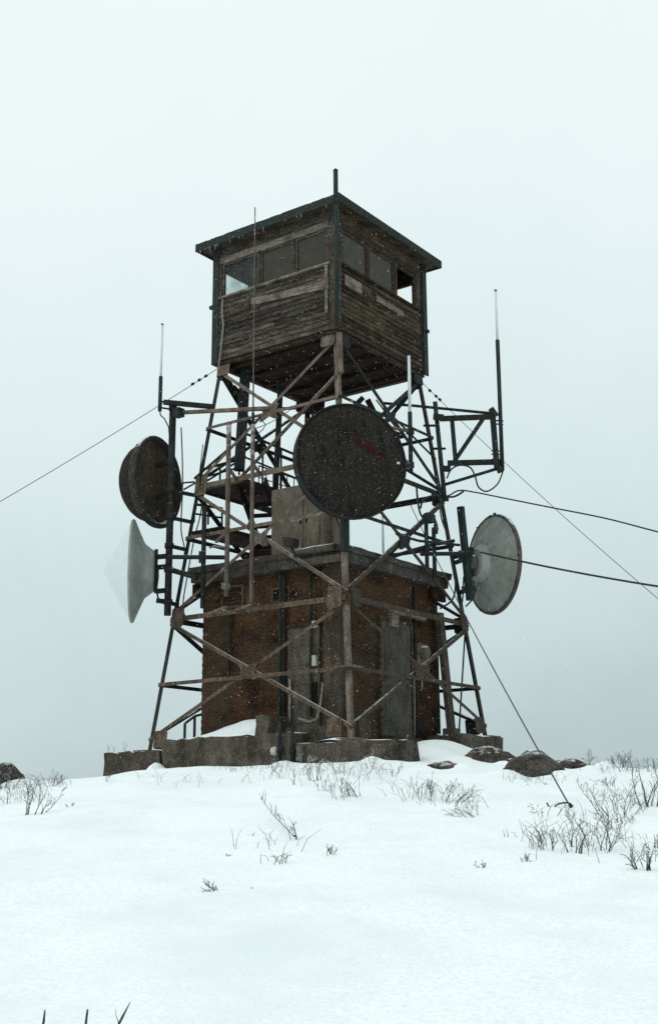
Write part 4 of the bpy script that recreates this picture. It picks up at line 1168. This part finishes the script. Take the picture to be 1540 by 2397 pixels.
# power line and telephone cable
D_ = 26.3
pts = smooth_path([at_d(1030, 1165, 26.4), at_d(1050, 1160, 26.2), at_d(1075, 1148, 26.1), at_d(1110, 1152, 25.9), at_d(1180, 1166, 25.6), at_d(1290, 1188, 25.0), at_d(1420, 1214, 24.2), at_d(1560, 1250, 23.2), at_d(1700, 1280, 22.2)])
wire('overhead_cable', pts, .016, 'dark twisted overhead cable leaving the right leg, upper of two', 'cable')
pts = sag(at_d(1126, 1293, 26.0), at_d(1700, 1396, 20.5), .06)
wire('overhead_cable', pts, .022, 'straight black overhead cable crossing the right dish, lower of two', 'cable')
wire('coaxial_cable', smooth_path([at_d(1046, 1120, 25.9), at_d(1055, 1100, 25.85), at_d(1075, 1089, 25.8), at_d(1100, 1094, 25.7), at_d(1112, 1115, 25.65), at_d(1120, 1140, 25.6), at_d(1140, 1150, 25.6), at_d(1165, 1132, 25.6), at_d(1178, 1100, 25.6)]), .018, 'black coaxial cable looping below the right bracket', 'cable')
wire('coaxial_cable', smooth_path([at_d(975, 1140, 25.9), at_d(978, 1175, 25.9), at_d(985, 1205, 25.8), at_d(1000, 1218, 25.6)]), .022, 'black cable hanging from the brace beside the right leg to the roof beacon', 'cable')
wire('coaxial_cable', smooth_path([at_d(984, 1190, 25.9), at_d(992, 1168, 26), at_d(1020, 1160, 26.2), at_d(1060, 1163, 26.3), at_d(1085, 1150, 26.2)]), .022, 'black cable arching round the right leg plate', 'cable')
wire('coaxial_cable', smooth_path([at_d(1052, 1280, 26.0), at_d(1060, 1320, 26.0), at_d(1066, 1370, 26.0), at_d(1058, 1405, 26.0), at_d(1030, 1425, 25.9)]), .02, 'black cable curving down between hut corner and right leg', 'cable')
wire('coaxial_cable', smooth_path([at_d(1085, 1350, 26.1), at_d(1083, 1400, 26.1), at_d(1078, 1440, 26.2), at_d(1084, 1470, 26.2)]), .016, 'black cable down the right leg below the pale dish', 'cable')
wire('coaxial_cable', smooth_path([at_d(1028, 1180, 26.3), at_d(1035, 1220, 26.2), at_d(1052, 1262, 26.2)]), .016, 'thin black cable hanging inside the right leg above the roof', 'cable')
wire('coaxial_cable', smooth_path([at_d(424, 1000, 25.9), at_d(427, 1080, 25.9), at_d(427, 1150, 25.8), at_d(424, 1240, 25.7), at_d(432, 1290, 25.7), at_d(425, 1360, 25.5), at_d(418, 1420, 25.4), at_d(430, 1440, 25.4)]), .014, 'thin black cable running down beside the left mast', 'cable')
wire('coaxial_cable', smooth_path([at_d(478, 1150, 26.1), at_d(468, 1210, 26.0), at_d(455, 1260, 25.9), at_d(440, 1340, 25.7), at_d(428, 1420, 25.5), at_d(440, 1455, 25.4)]), .014, 'thin black cable following the inside of the left leg', 'cable')
wire('coaxial_cable', sag(at_d(475, 1040, 26.2), at_d(462, 1150, 26.1), .0, 4), .010, 'short thin cable beside the upper left leg', 'cable')
wire('ground_cable', sag(lp('R', 2.6)+np.array([-.05, .02, 0]), np.array([lp('R', .3)[0]-.55, lp('R', .3)[1]-.25, .26]), 0, 4), .018, 'straight black ground cable hanging from the right leg plate', 'cable')
wire('stay_wire', sag(at_d(565, 1008, 26.6), at_d(690, 950, 27.3), .12), .009, 'slack thin wire inside the upper tower behind the whip', 'wire')

# pipes through the foundation
for bx, tx in ((655, 1690), (684, 1700)):
    a_, b_ = at_y(bx, tx, -2.88), at_y(bx, 1795, -2.88)
    o = MB().tube([a_, b_], .04, 9).tube([a_+(b_-a_)*.55, a_+(b_-a_)*.7], .06, 9).build('drain_pipe', M['steel_dark'], None, base=b_)
    tag(o, 'dark vertical pipe on the foundation wall, %s' % ('beside the concrete pier' if bx > 670 else 'beside the pale insulator knob'), 'pipe')
p = at_y(642, 1759, -2.84)
o = MB().lathe([(0, -.09), (.07, -.07), (.085, 0), (.06, .06), (0, .08)], p, (-.6, -.8, 0), 14).build('insulator', M['white_box'], None, base=p)
tag(o, 'pale round insulator knob on the foundation wall beside a pipe', 'insulator')
p = at_y(705, 1763, -2.86)
o = MB().box((p[0]-.07, -2.92, p[2]-.12), (p[0]+.07, -2.84, p[2]+.12)).build('switch_box', M['panel_grey'], None, base=p)
tag(o, 'small grey box low on the concrete near the pipes', 'box')

# ------------------------------------------------------------------ rocks
def rock(c, rx, ry, rz, seed, label, rot=0, sub=4):
    import bmesh
    bm = bmesh.new(); bmesh.ops.create_icosphere(bm, subdivisions=sub, radius=1)
    ca, sa = math.cos(rot), math.sin(rot)
    for v in bm.verts:
        p = v.co.normalized()
        n1 = mnoise.noise(p*1.1+Vector((seed*3.1, seed, 0)))*.15+mnoise.noise(p*2.6+Vector((seed, 7, 0)))*.10+mnoise.noise(p*8+Vector((seed, 1, 3)))*.03
        cell = 0
        r_ = 1+n1+cell
        x, y, z = p.x*rx*r_, p.y*ry*r_, p.z*rz*r_
        v.co = (x*ca-y*sa, x*sa+y*ca, z)
    me = bpy.data.meshes.new('rock'); bm.to_mesh(me); bm.free()
    for pl in me.polygons: pl.use_smooth = sub > 3
    me.materials.append(M['rock'])
    o = bpy.data.objects.new('rock', me); COL.objects.link(o); o.location = c
    return tag(o, label, 'rock')
ang = math.atan2(Rh[1], Rh[0])
def rock_px(x, y, D, rx, ry, rz, seed, label, sub=4, lift=0):
    c = at_d(x, y, D); return rock((c[0], c[1], c[2]+lift), rx, ry, rz, seed, label, ang, sub)
ROCK_LABELS = ['large dark boulder in the snow right of the tower',
               'flat dark rock ledge with snow below the right footing',
               'small dark rock half buried in front of the snow mound',
               'low dark rock just behind the large boulder',
               'thin flat rock showing through snow right of the boulder',
               'sliver of rock on the right skyline by the edge',
               'dark boulder cut by the left picture edge',
               'flat rock between the ledge and the large boulder',
               'thin flat stone at the foot of the left footing']
for r, g, lab in zip(ROCKS, ROCK_POS, ROCK_LABELS):
    k = np.dot(g-CAM, FW)/FPX
    rz = r[3]*k/(1-r[6])/1.05
    c = g+np.array([Fh[0], Fh[1], 0])*r[4]*.8
    rock((c[0], c[1], g[2]-rz*r[6]), r[2]*k/2, r[4], rz, r[5], lab, ang)

# ------------------------------------------------------------------ bare shrubs and twigs
def shrub_mesh(mb, base, H, Wd, n, seed, r0=.009, droop=0.0, lean=(0, 0), branch=3, depth=2, sides=4):
    rn = random.Random(seed)
    def grow(p, d, L, r_, lev):
        pts = [p]; rs = [r_]
        seg = 5 if lev == 0 else 4
        q = p.copy(); dv = d.copy()
        kids = []
        for k in range(seg):
            dv = unit(dv+np.array([rn.gauss(0, .16), rn.gauss(0, .16), rn.gauss(0, .10)-droop*(k+1)*.16]))
            q = q+dv*(L/seg); pts.append(q); rs.append(max(r_*(1-.8*(k+1)/seg), .0018))
            if lev < depth and k >= 1: kids.append((q, dv, L*(1-.12*k)))
        mb.tube(pts, rs, sides if lev == 0 else 3, caps=False)
        for (q, dv, l) in kids:
            for _ in range(1 if rn.random() < .7 else 2):
                if rn.random() < branch/4:
                    side = unit(np.array([rn.gauss(0, 1), rn.gauss(0, 1), rn.gauss(.25, .5)]))
                    grow(q, unit(dv*.75+side*.7), l*rn.uniform(.28, .55), r_*.55, lev+1)
    for k in range(n):
        a = rn.uniform(0, 2*math.pi); s_ = rn.random()**.6
        off = np.array([math.cos(a), math.sin(a), 0])*Wd*.34*s_
        tilt = np.array([math.cos(a), math.sin(a), 0])*Wd*.34*s_*rn.uniform(.5, 1.5)+RGT*lean[0]+TOC*lean[1]
        d = unit(tilt+np.array([0, 0, H]))
        grow(V3(base)+off-np.array([0, 0, .03]), d, H*rn.uniform(.65, 1.1), r0*rn.uniform(.7, 1.15), 0)
def shrub(x, y, hpx, wpx, n, seed, label, r0=.009, droop=0.0, lean=(0, 0), branch=3, depth=2, mt='twig', name='bare_shrub', cat='shrub', group=None):
    b = hit_ground(x, y)
    D = np.dot(b-CAM, FW); sc = D/FPX
    mb = MB(); shrub_mesh(mb, b, hpx*sc*1.02, wpx*sc, n, seed, r0*.62, droop, lean, branch, depth)
    o = mb.build(name, M[mt], None, base=b)
    return tag(o, label, cat, group)
S = 'bare shrubs poking out of the snow'
shrub(8, 1850, 55, 80, 16, 1, 'dense dark shrub in front of the left boulder', group=S)
shrub(82, 1907, 72, 85, 9, 2, 'branching shrub with a dark base left of the footing block', .011, lean=(.15, 0), group=S)
shrub(105, 1842, 30, 90, 14, 3, 'low scrub on the crest beside the left boulder', .007, group=S)
shrub(142, 1836, 34, 26, 4, 4, 'small forked shrub alone on the left crest', .009, group=S)
shrub(12, 1885, 40, 60, 8, 5, 'sparse shrub at the left edge below the dark one', .007, group=S)
shrub(165, 1889, 14, 20, 4, 6, 'tiny twig tuft in open snow on the left', .008, group=S)
shrub(246, 1833, 32, 22, 3, 7, 'thin pale twigs at the corner of the left footing', .007, group=S)
for i, (x, h) in enumerate(((255, 20), (268, 12), (292, 26))):
    p = at_y(x, 1757, -2.45)
    mb = MB(); shrub_mesh(mb, (p[0], p[1], .03), h*.0088, .08, 2, 40+i, .006, branch=1, depth=1)
    o = mb.build('grass_stem', M['grass'], None, base=(p[0], p[1], .03))
    tag(o, ['dry stem near the left end of the left footing top', 'shortest dry stem on top of the left footing', 'tallest dry stem on top of the left footing'][i], 'plant', 'dry stems on the left footing')
shrub(580, 1800, 26, 14, 2, 8, 'single dark stem in front of the foundation wall', .009, branch=1, depth=1, group=S)
shrub(548, 1808, 16, 40, 4, 9, 'low twigs below the foundation wall, furthest left', .006, group=S)
shrub(640, 1798, 30, 50, 6, 10, 'twig clump below the foundation pipes', .008, group=S)
shrub(662, 1822, 40, 50, 7, 11, 'upright thin stems below the concrete pier', .006, branch=2, group=S)
shrub(690, 1838, 34, 12, 2, 12, 'single bent dark stem below the pier', .010, branch=1, depth=1, group=S)
shrub(738, 1828, 48, 60, 8, 13, 'dark twig cluster below the gap between the footings', .008, group=S)
shrub(755, 1852, 30, 50, 6, 14, 'low faint twigs under the dark cluster', .006, group=S)
shrub(800, 1812, 48, 70, 7, 15, 'tall thin twigs in front of the front footing', .008, group=S)
shrub(872, 1800, 40, 60, 6, 16, 'snow crusted curling twigs against the front footing', .011, .4, mt='twig_pale', group=S)
shrub(720, 1790, 30, 90, 9, 17, 'snow crusted low twigs along the footing base', .008, .3, mt='twig_pale', group=S)
shrub(930, 1805, 26, 40, 5, 18, 'pale crusted twig at the right end of the front footing', .008, .3, mt='twig_pale', group=S)
shrub(840, 1866, 58, 62, 9, 19, 'dark spiky shrub in the snow below the front leg', .011, branch=1, lean=(-.1, 0), group=S)
shrub(800, 1870, 44, 60, 6, 20, 'thin faint twigs left of the dark spiky shrub', .006, group=S)
shrub(985, 1858, 40, 50, 5, 21, 'faint upright twigs left of the feathery shrub', .006, group=S)
shrub(1035, 1880, 62, 120, 14, 22, 'wide feathery shrub right of centre below the mound', .008, lean=(.25, 0), group=S)
shrub(1095, 1912, 45, 90, 20, 23, 'leaning tuft of dry stems right of the feathery shrub', .006, .25, lean=(-.3, 0), branch=1, depth=1, group=S)
shrub(690, 1968, 62, 36, 3, 24, 'upright fork at the end of the long fallen twig', .008, group=S)
mb = MB()
path = smooth_path([hit_ground(690, 1966)+np.array([0, 0, .02]), hit_ground(664, 1945)+np.array([0, 0, .05]), hit_ground(640, 1928)+np.array([0, 0, .08]), hit_ground(620, 1908)+np.array([0, 0, .10]), hit_ground(610, 1898)+np.array([0, 0, .12])])
mb.tube(path, [.008*(1-.6*k/len(path))+.002 for k in range(len(path))], 5)
rn = random.Random(9)
for k in (8, 10, 11, 13, 18, 20, 21):
    p = path[min(k, len(path)-1)]
    mb.tube([p, p+np.array([rn.uniform(-.04, .04), rn.uniform(-.04, .04), rn.uniform(.06, .16)])], [.004, .002], 3)
o = mb.build('fallen_twig', M['twig'], None, base=path[0])
tag(o, 'long thin twig bending over the open snow left of centre', 'twig')
shrub(650, 2024, 44, 46, 4, 25, 'small forked shrub low in the centre snow', .010, group=S)
shrub(770, 2004, 34, 30, 5, 26, 'small upright twigs right of the centre fork', .007, group=S)
shrub(526, 2088, 62, 30, 4, 27, 'lone twig with a tall dark stem, lowest of the centre twigs', .010, lean=(-.3, 0), group=S)
shrub(590, 2084, 12, 14, 3, 28, 'tiny tuft beside the lowest centre twig', .007, group=S)
shrub(586, 1958, 12, 12, 3, 29, 'tiny tuft left of the long bending twig', .008, group=S)
shrub(537, 2006, 14, 16, 3, 30, 'faint tiny tuft in open snow left of centre', .006, group=S)
shrub(1272, 1912, 48, 90, 6, 31, 'sparse arching twigs left of the guy anchor', .008, .3, group=S)
shrub(1280, 1992, 50, 90, 9, 32, 'soft twiggy shrub left of the biggest bush', .007, group=S)
shrub(1342, 1985, 120, 24, 2, 33, 'tall single upright stem beside the biggest bush', .009, branch=1.5, depth=1, group=S)
shrub(1398, 1992, 104, 125, 11, 34, 'biggest bare bush on the right slope', .008, group=S)
shrub(1345, 2000, 55, 50, 4, 35, 'crooked dark branches at the left foot of the biggest bush', .015, branch=2, group=S)
shrub(1450, 1905, 78, 165, 13, 36, 'broad bare bush on the crest at right', .008, group=S)
shrub(1522, 1890, 105, 60, 6, 37, 'thick curving branches at the right picture edge', .016, .15, group=S)
shrub(1508, 2036, 60, 76, 7, 38, 'dark contorted low bush in the lower right', .015, .2, group=S)
shrub(1535, 1990, 50, 40, 4, 39, 'thin branches at the right edge above the contorted bush', .009, group=S)
shrub(1440, 1945, 45, 60, 5, 50, 'small twigs between the two right bushes', .007, group=S)
shrub(1470, 1930, 40, 70, 4, 51, 'pair of bent branches right of the broad bush', .010, .3, group=S)
shrub(1130, 2034, 24, 34, 5, 52, 'faint sprigs in open snow right of centre', .006, mt='grass', group=S)
shrub(1190, 1962, 26, 12, 2, 53, 'tiny leaning stick in the snow left of the soft shrub', .008, branch=1, depth=1, group=S)
shrub(1230, 2020, 26, 30, 4, 54, 'faint tuft below the soft shrub', .006, mt='grass', group=S)
shrub(1376, 1790, 34, 14, 4, 55, 'tiny bare sapling on the skyline right of the boulder', .007, mt='grass', group=S)
shrub(1448, 1798, 34, 44, 16, 56, 'small grey bush on the right skyline', .006, mt='grass', group=S)
shrub(1476, 1800, 48, 10, 3, 57, 'taller sapling on the right skyline', .008, mt='grass', group=S)
shrub(1525, 1808, 30, 40, 6, 58, 'low grey scrub on the skyline at the right edge', .006, mt='grass', group=S)
shrub(865, 1942, 7, 80, 14, 59, 'low dead grass showing in a hollow below centre', .004, .3, branch=1, depth=1, mt='grass', group=S)
shrub(1420, 1840, 26, 60, 8, 60, 'low twigs on the slope behind the broad bush', .006, group=S)
shrub(1255, 1838, 14, 60, 6, 61, 'pale grass fringe under the large boulder', .005, mt='grass', group=S)
shrub(920, 1820, 30, 40, 4, 62, 'slim leaning stems between footing and feathery shrub', .006, group=S)
# thin dead stems standing in patches
rn = random.Random(77)
mb = MB()
for (cx, cy, sx, sy, n) in ((700, 1815, 90, 18, 60), (840, 1815, 70, 16, 50), (1000, 1865, 70, 25, 60), (1090, 1900, 40, 16, 30), (60, 1860, 60, 26, 60), (120, 1838, 60, 6, 40),
                            (1400, 1965, 80, 40, 70), (1470, 1880, 70, 30, 50), (1290, 1970, 60, 25, 40), (1500, 2010, 40, 25, 20), (640, 2000, 60, 40, 14), (1250, 1828, 60, 8, 40), (1470, 1806, 60, 5, 50), (560, 1800, 60, 8, 20), (880, 1942, 60, 3, 0), (420, 1835, 120, 10, 18)):
    for k in range(n):
        p = hit_ground(cx+rn.gauss(0, sx*.6), cy+rn.gauss(0, sy*.6))
        h_ = rn.uniform(.04, .20)
        d = np.array([rn.gauss(0, .45), rn.gauss(0, .45), 1])*h_
        q = p+d*.55; t_ = p+d+np.array([d[0]*.4, d[1]*.4, -.02])
        mb.tube([p-np.array([0, 0, .03]), q, t_], [.0028, .002, .001], 3, caps=False)
o = mb.build('dead_grass', M['grass'], None)
tag(o, 'scattered thin dead stems standing in the snow', 'grass', kind='stuff')
# three thick stems close to the camera
for i, (x0, y0, x1, y1) in enumerate(((88, 2440, 105, 2364), (196, 2440, 205, 2363), (262, 2430, 305, 2346))):
    b = hit_ground(x0-6, y0+60)
    D = np.dot(b-CAM, FW)
    t_ = at_d(x1, y1, D); m_ = at_d(x0, y0, D)
    k1 = at_d(x0+(x1-x0)*.6+(4 if i == 0 else 0), y0+(y1-y0)*.6, D)
    mb = MB().tube([b-np.array([0, 0, .05]), m_, k1, t_], [.0065, .006, .005, .004 if i < 2 else .002], 6)
    if i == 2:
        mb.tube([at_d(278, 2396, D), at_d(272, 2380, D), at_d(270, 2362, D)], [.002, .0015, .001], 4)
    o = mb.build('twig', M['twig'], None, base=b)
    tag(o, ['black twig at the bottom edge, nearest the left corner', 'straight black twig at the bottom edge, middle of three', 'slanting forked twig at the bottom edge, right of two straight ones'][i], 'twig')

# ------------------------------------------------------------------ falling snow
rs = np.random.RandomState(21)
NF = 34000
Dk = 7.5+22*rs.rand(NF)**.75
Px, Py = rs.uniform(-60, 1600, NF), rs.uniform(-60, 2250, NF)
P = CAM + Dk[:, None]*(FW + RT*((Px-770.0)/FPX)[:, None] - UP*((Py-1198.5)/FPX)[:, None])
keep = (P[:, 2] > ground_smooth(P[:, 0], P[:, 1])+.15) & ~((np.abs(P[:, 0]) < 1.85) & (np.abs(P[:, 1]) < 1.85))
P = P[keep]
r_ = .0009+.0019*rs.rand(len(P))**3+.0024*(rs.rand(len(P)) > .993)
st_ = rs.uniform(1.2, 2.6, len(P))
T = np.array([(1, .2, -.4), (-.7, .8, -.35), (-.4, -.9, -.3), (.1, 0, 1.1)])
V = P[:, None, :]+T[None]*(r_[:, None, None]*np.stack([np.ones(len(P)), np.ones(len(P)), st_], 1)[:, None, :])
F_ = np.array([(0, 1, 3), (1, 2, 3), (2, 0, 3), (0, 2, 1)])
FF = (np.arange(len(P))*4)[:, None, None]+F_[None]
fme = bpy.data.meshes.new('falling_snow')
fme.from_pydata(V.reshape(-1, 3).tolist(), [], FF.reshape(-1, 3).tolist())
fme.materials.append(M['flake'])
o = bpy.data.objects.new('falling_snow', fme)
COL.objects.link(o)
tag(o, 'snowflakes falling through the air in front of the tower', 'snow', kind='stuff')
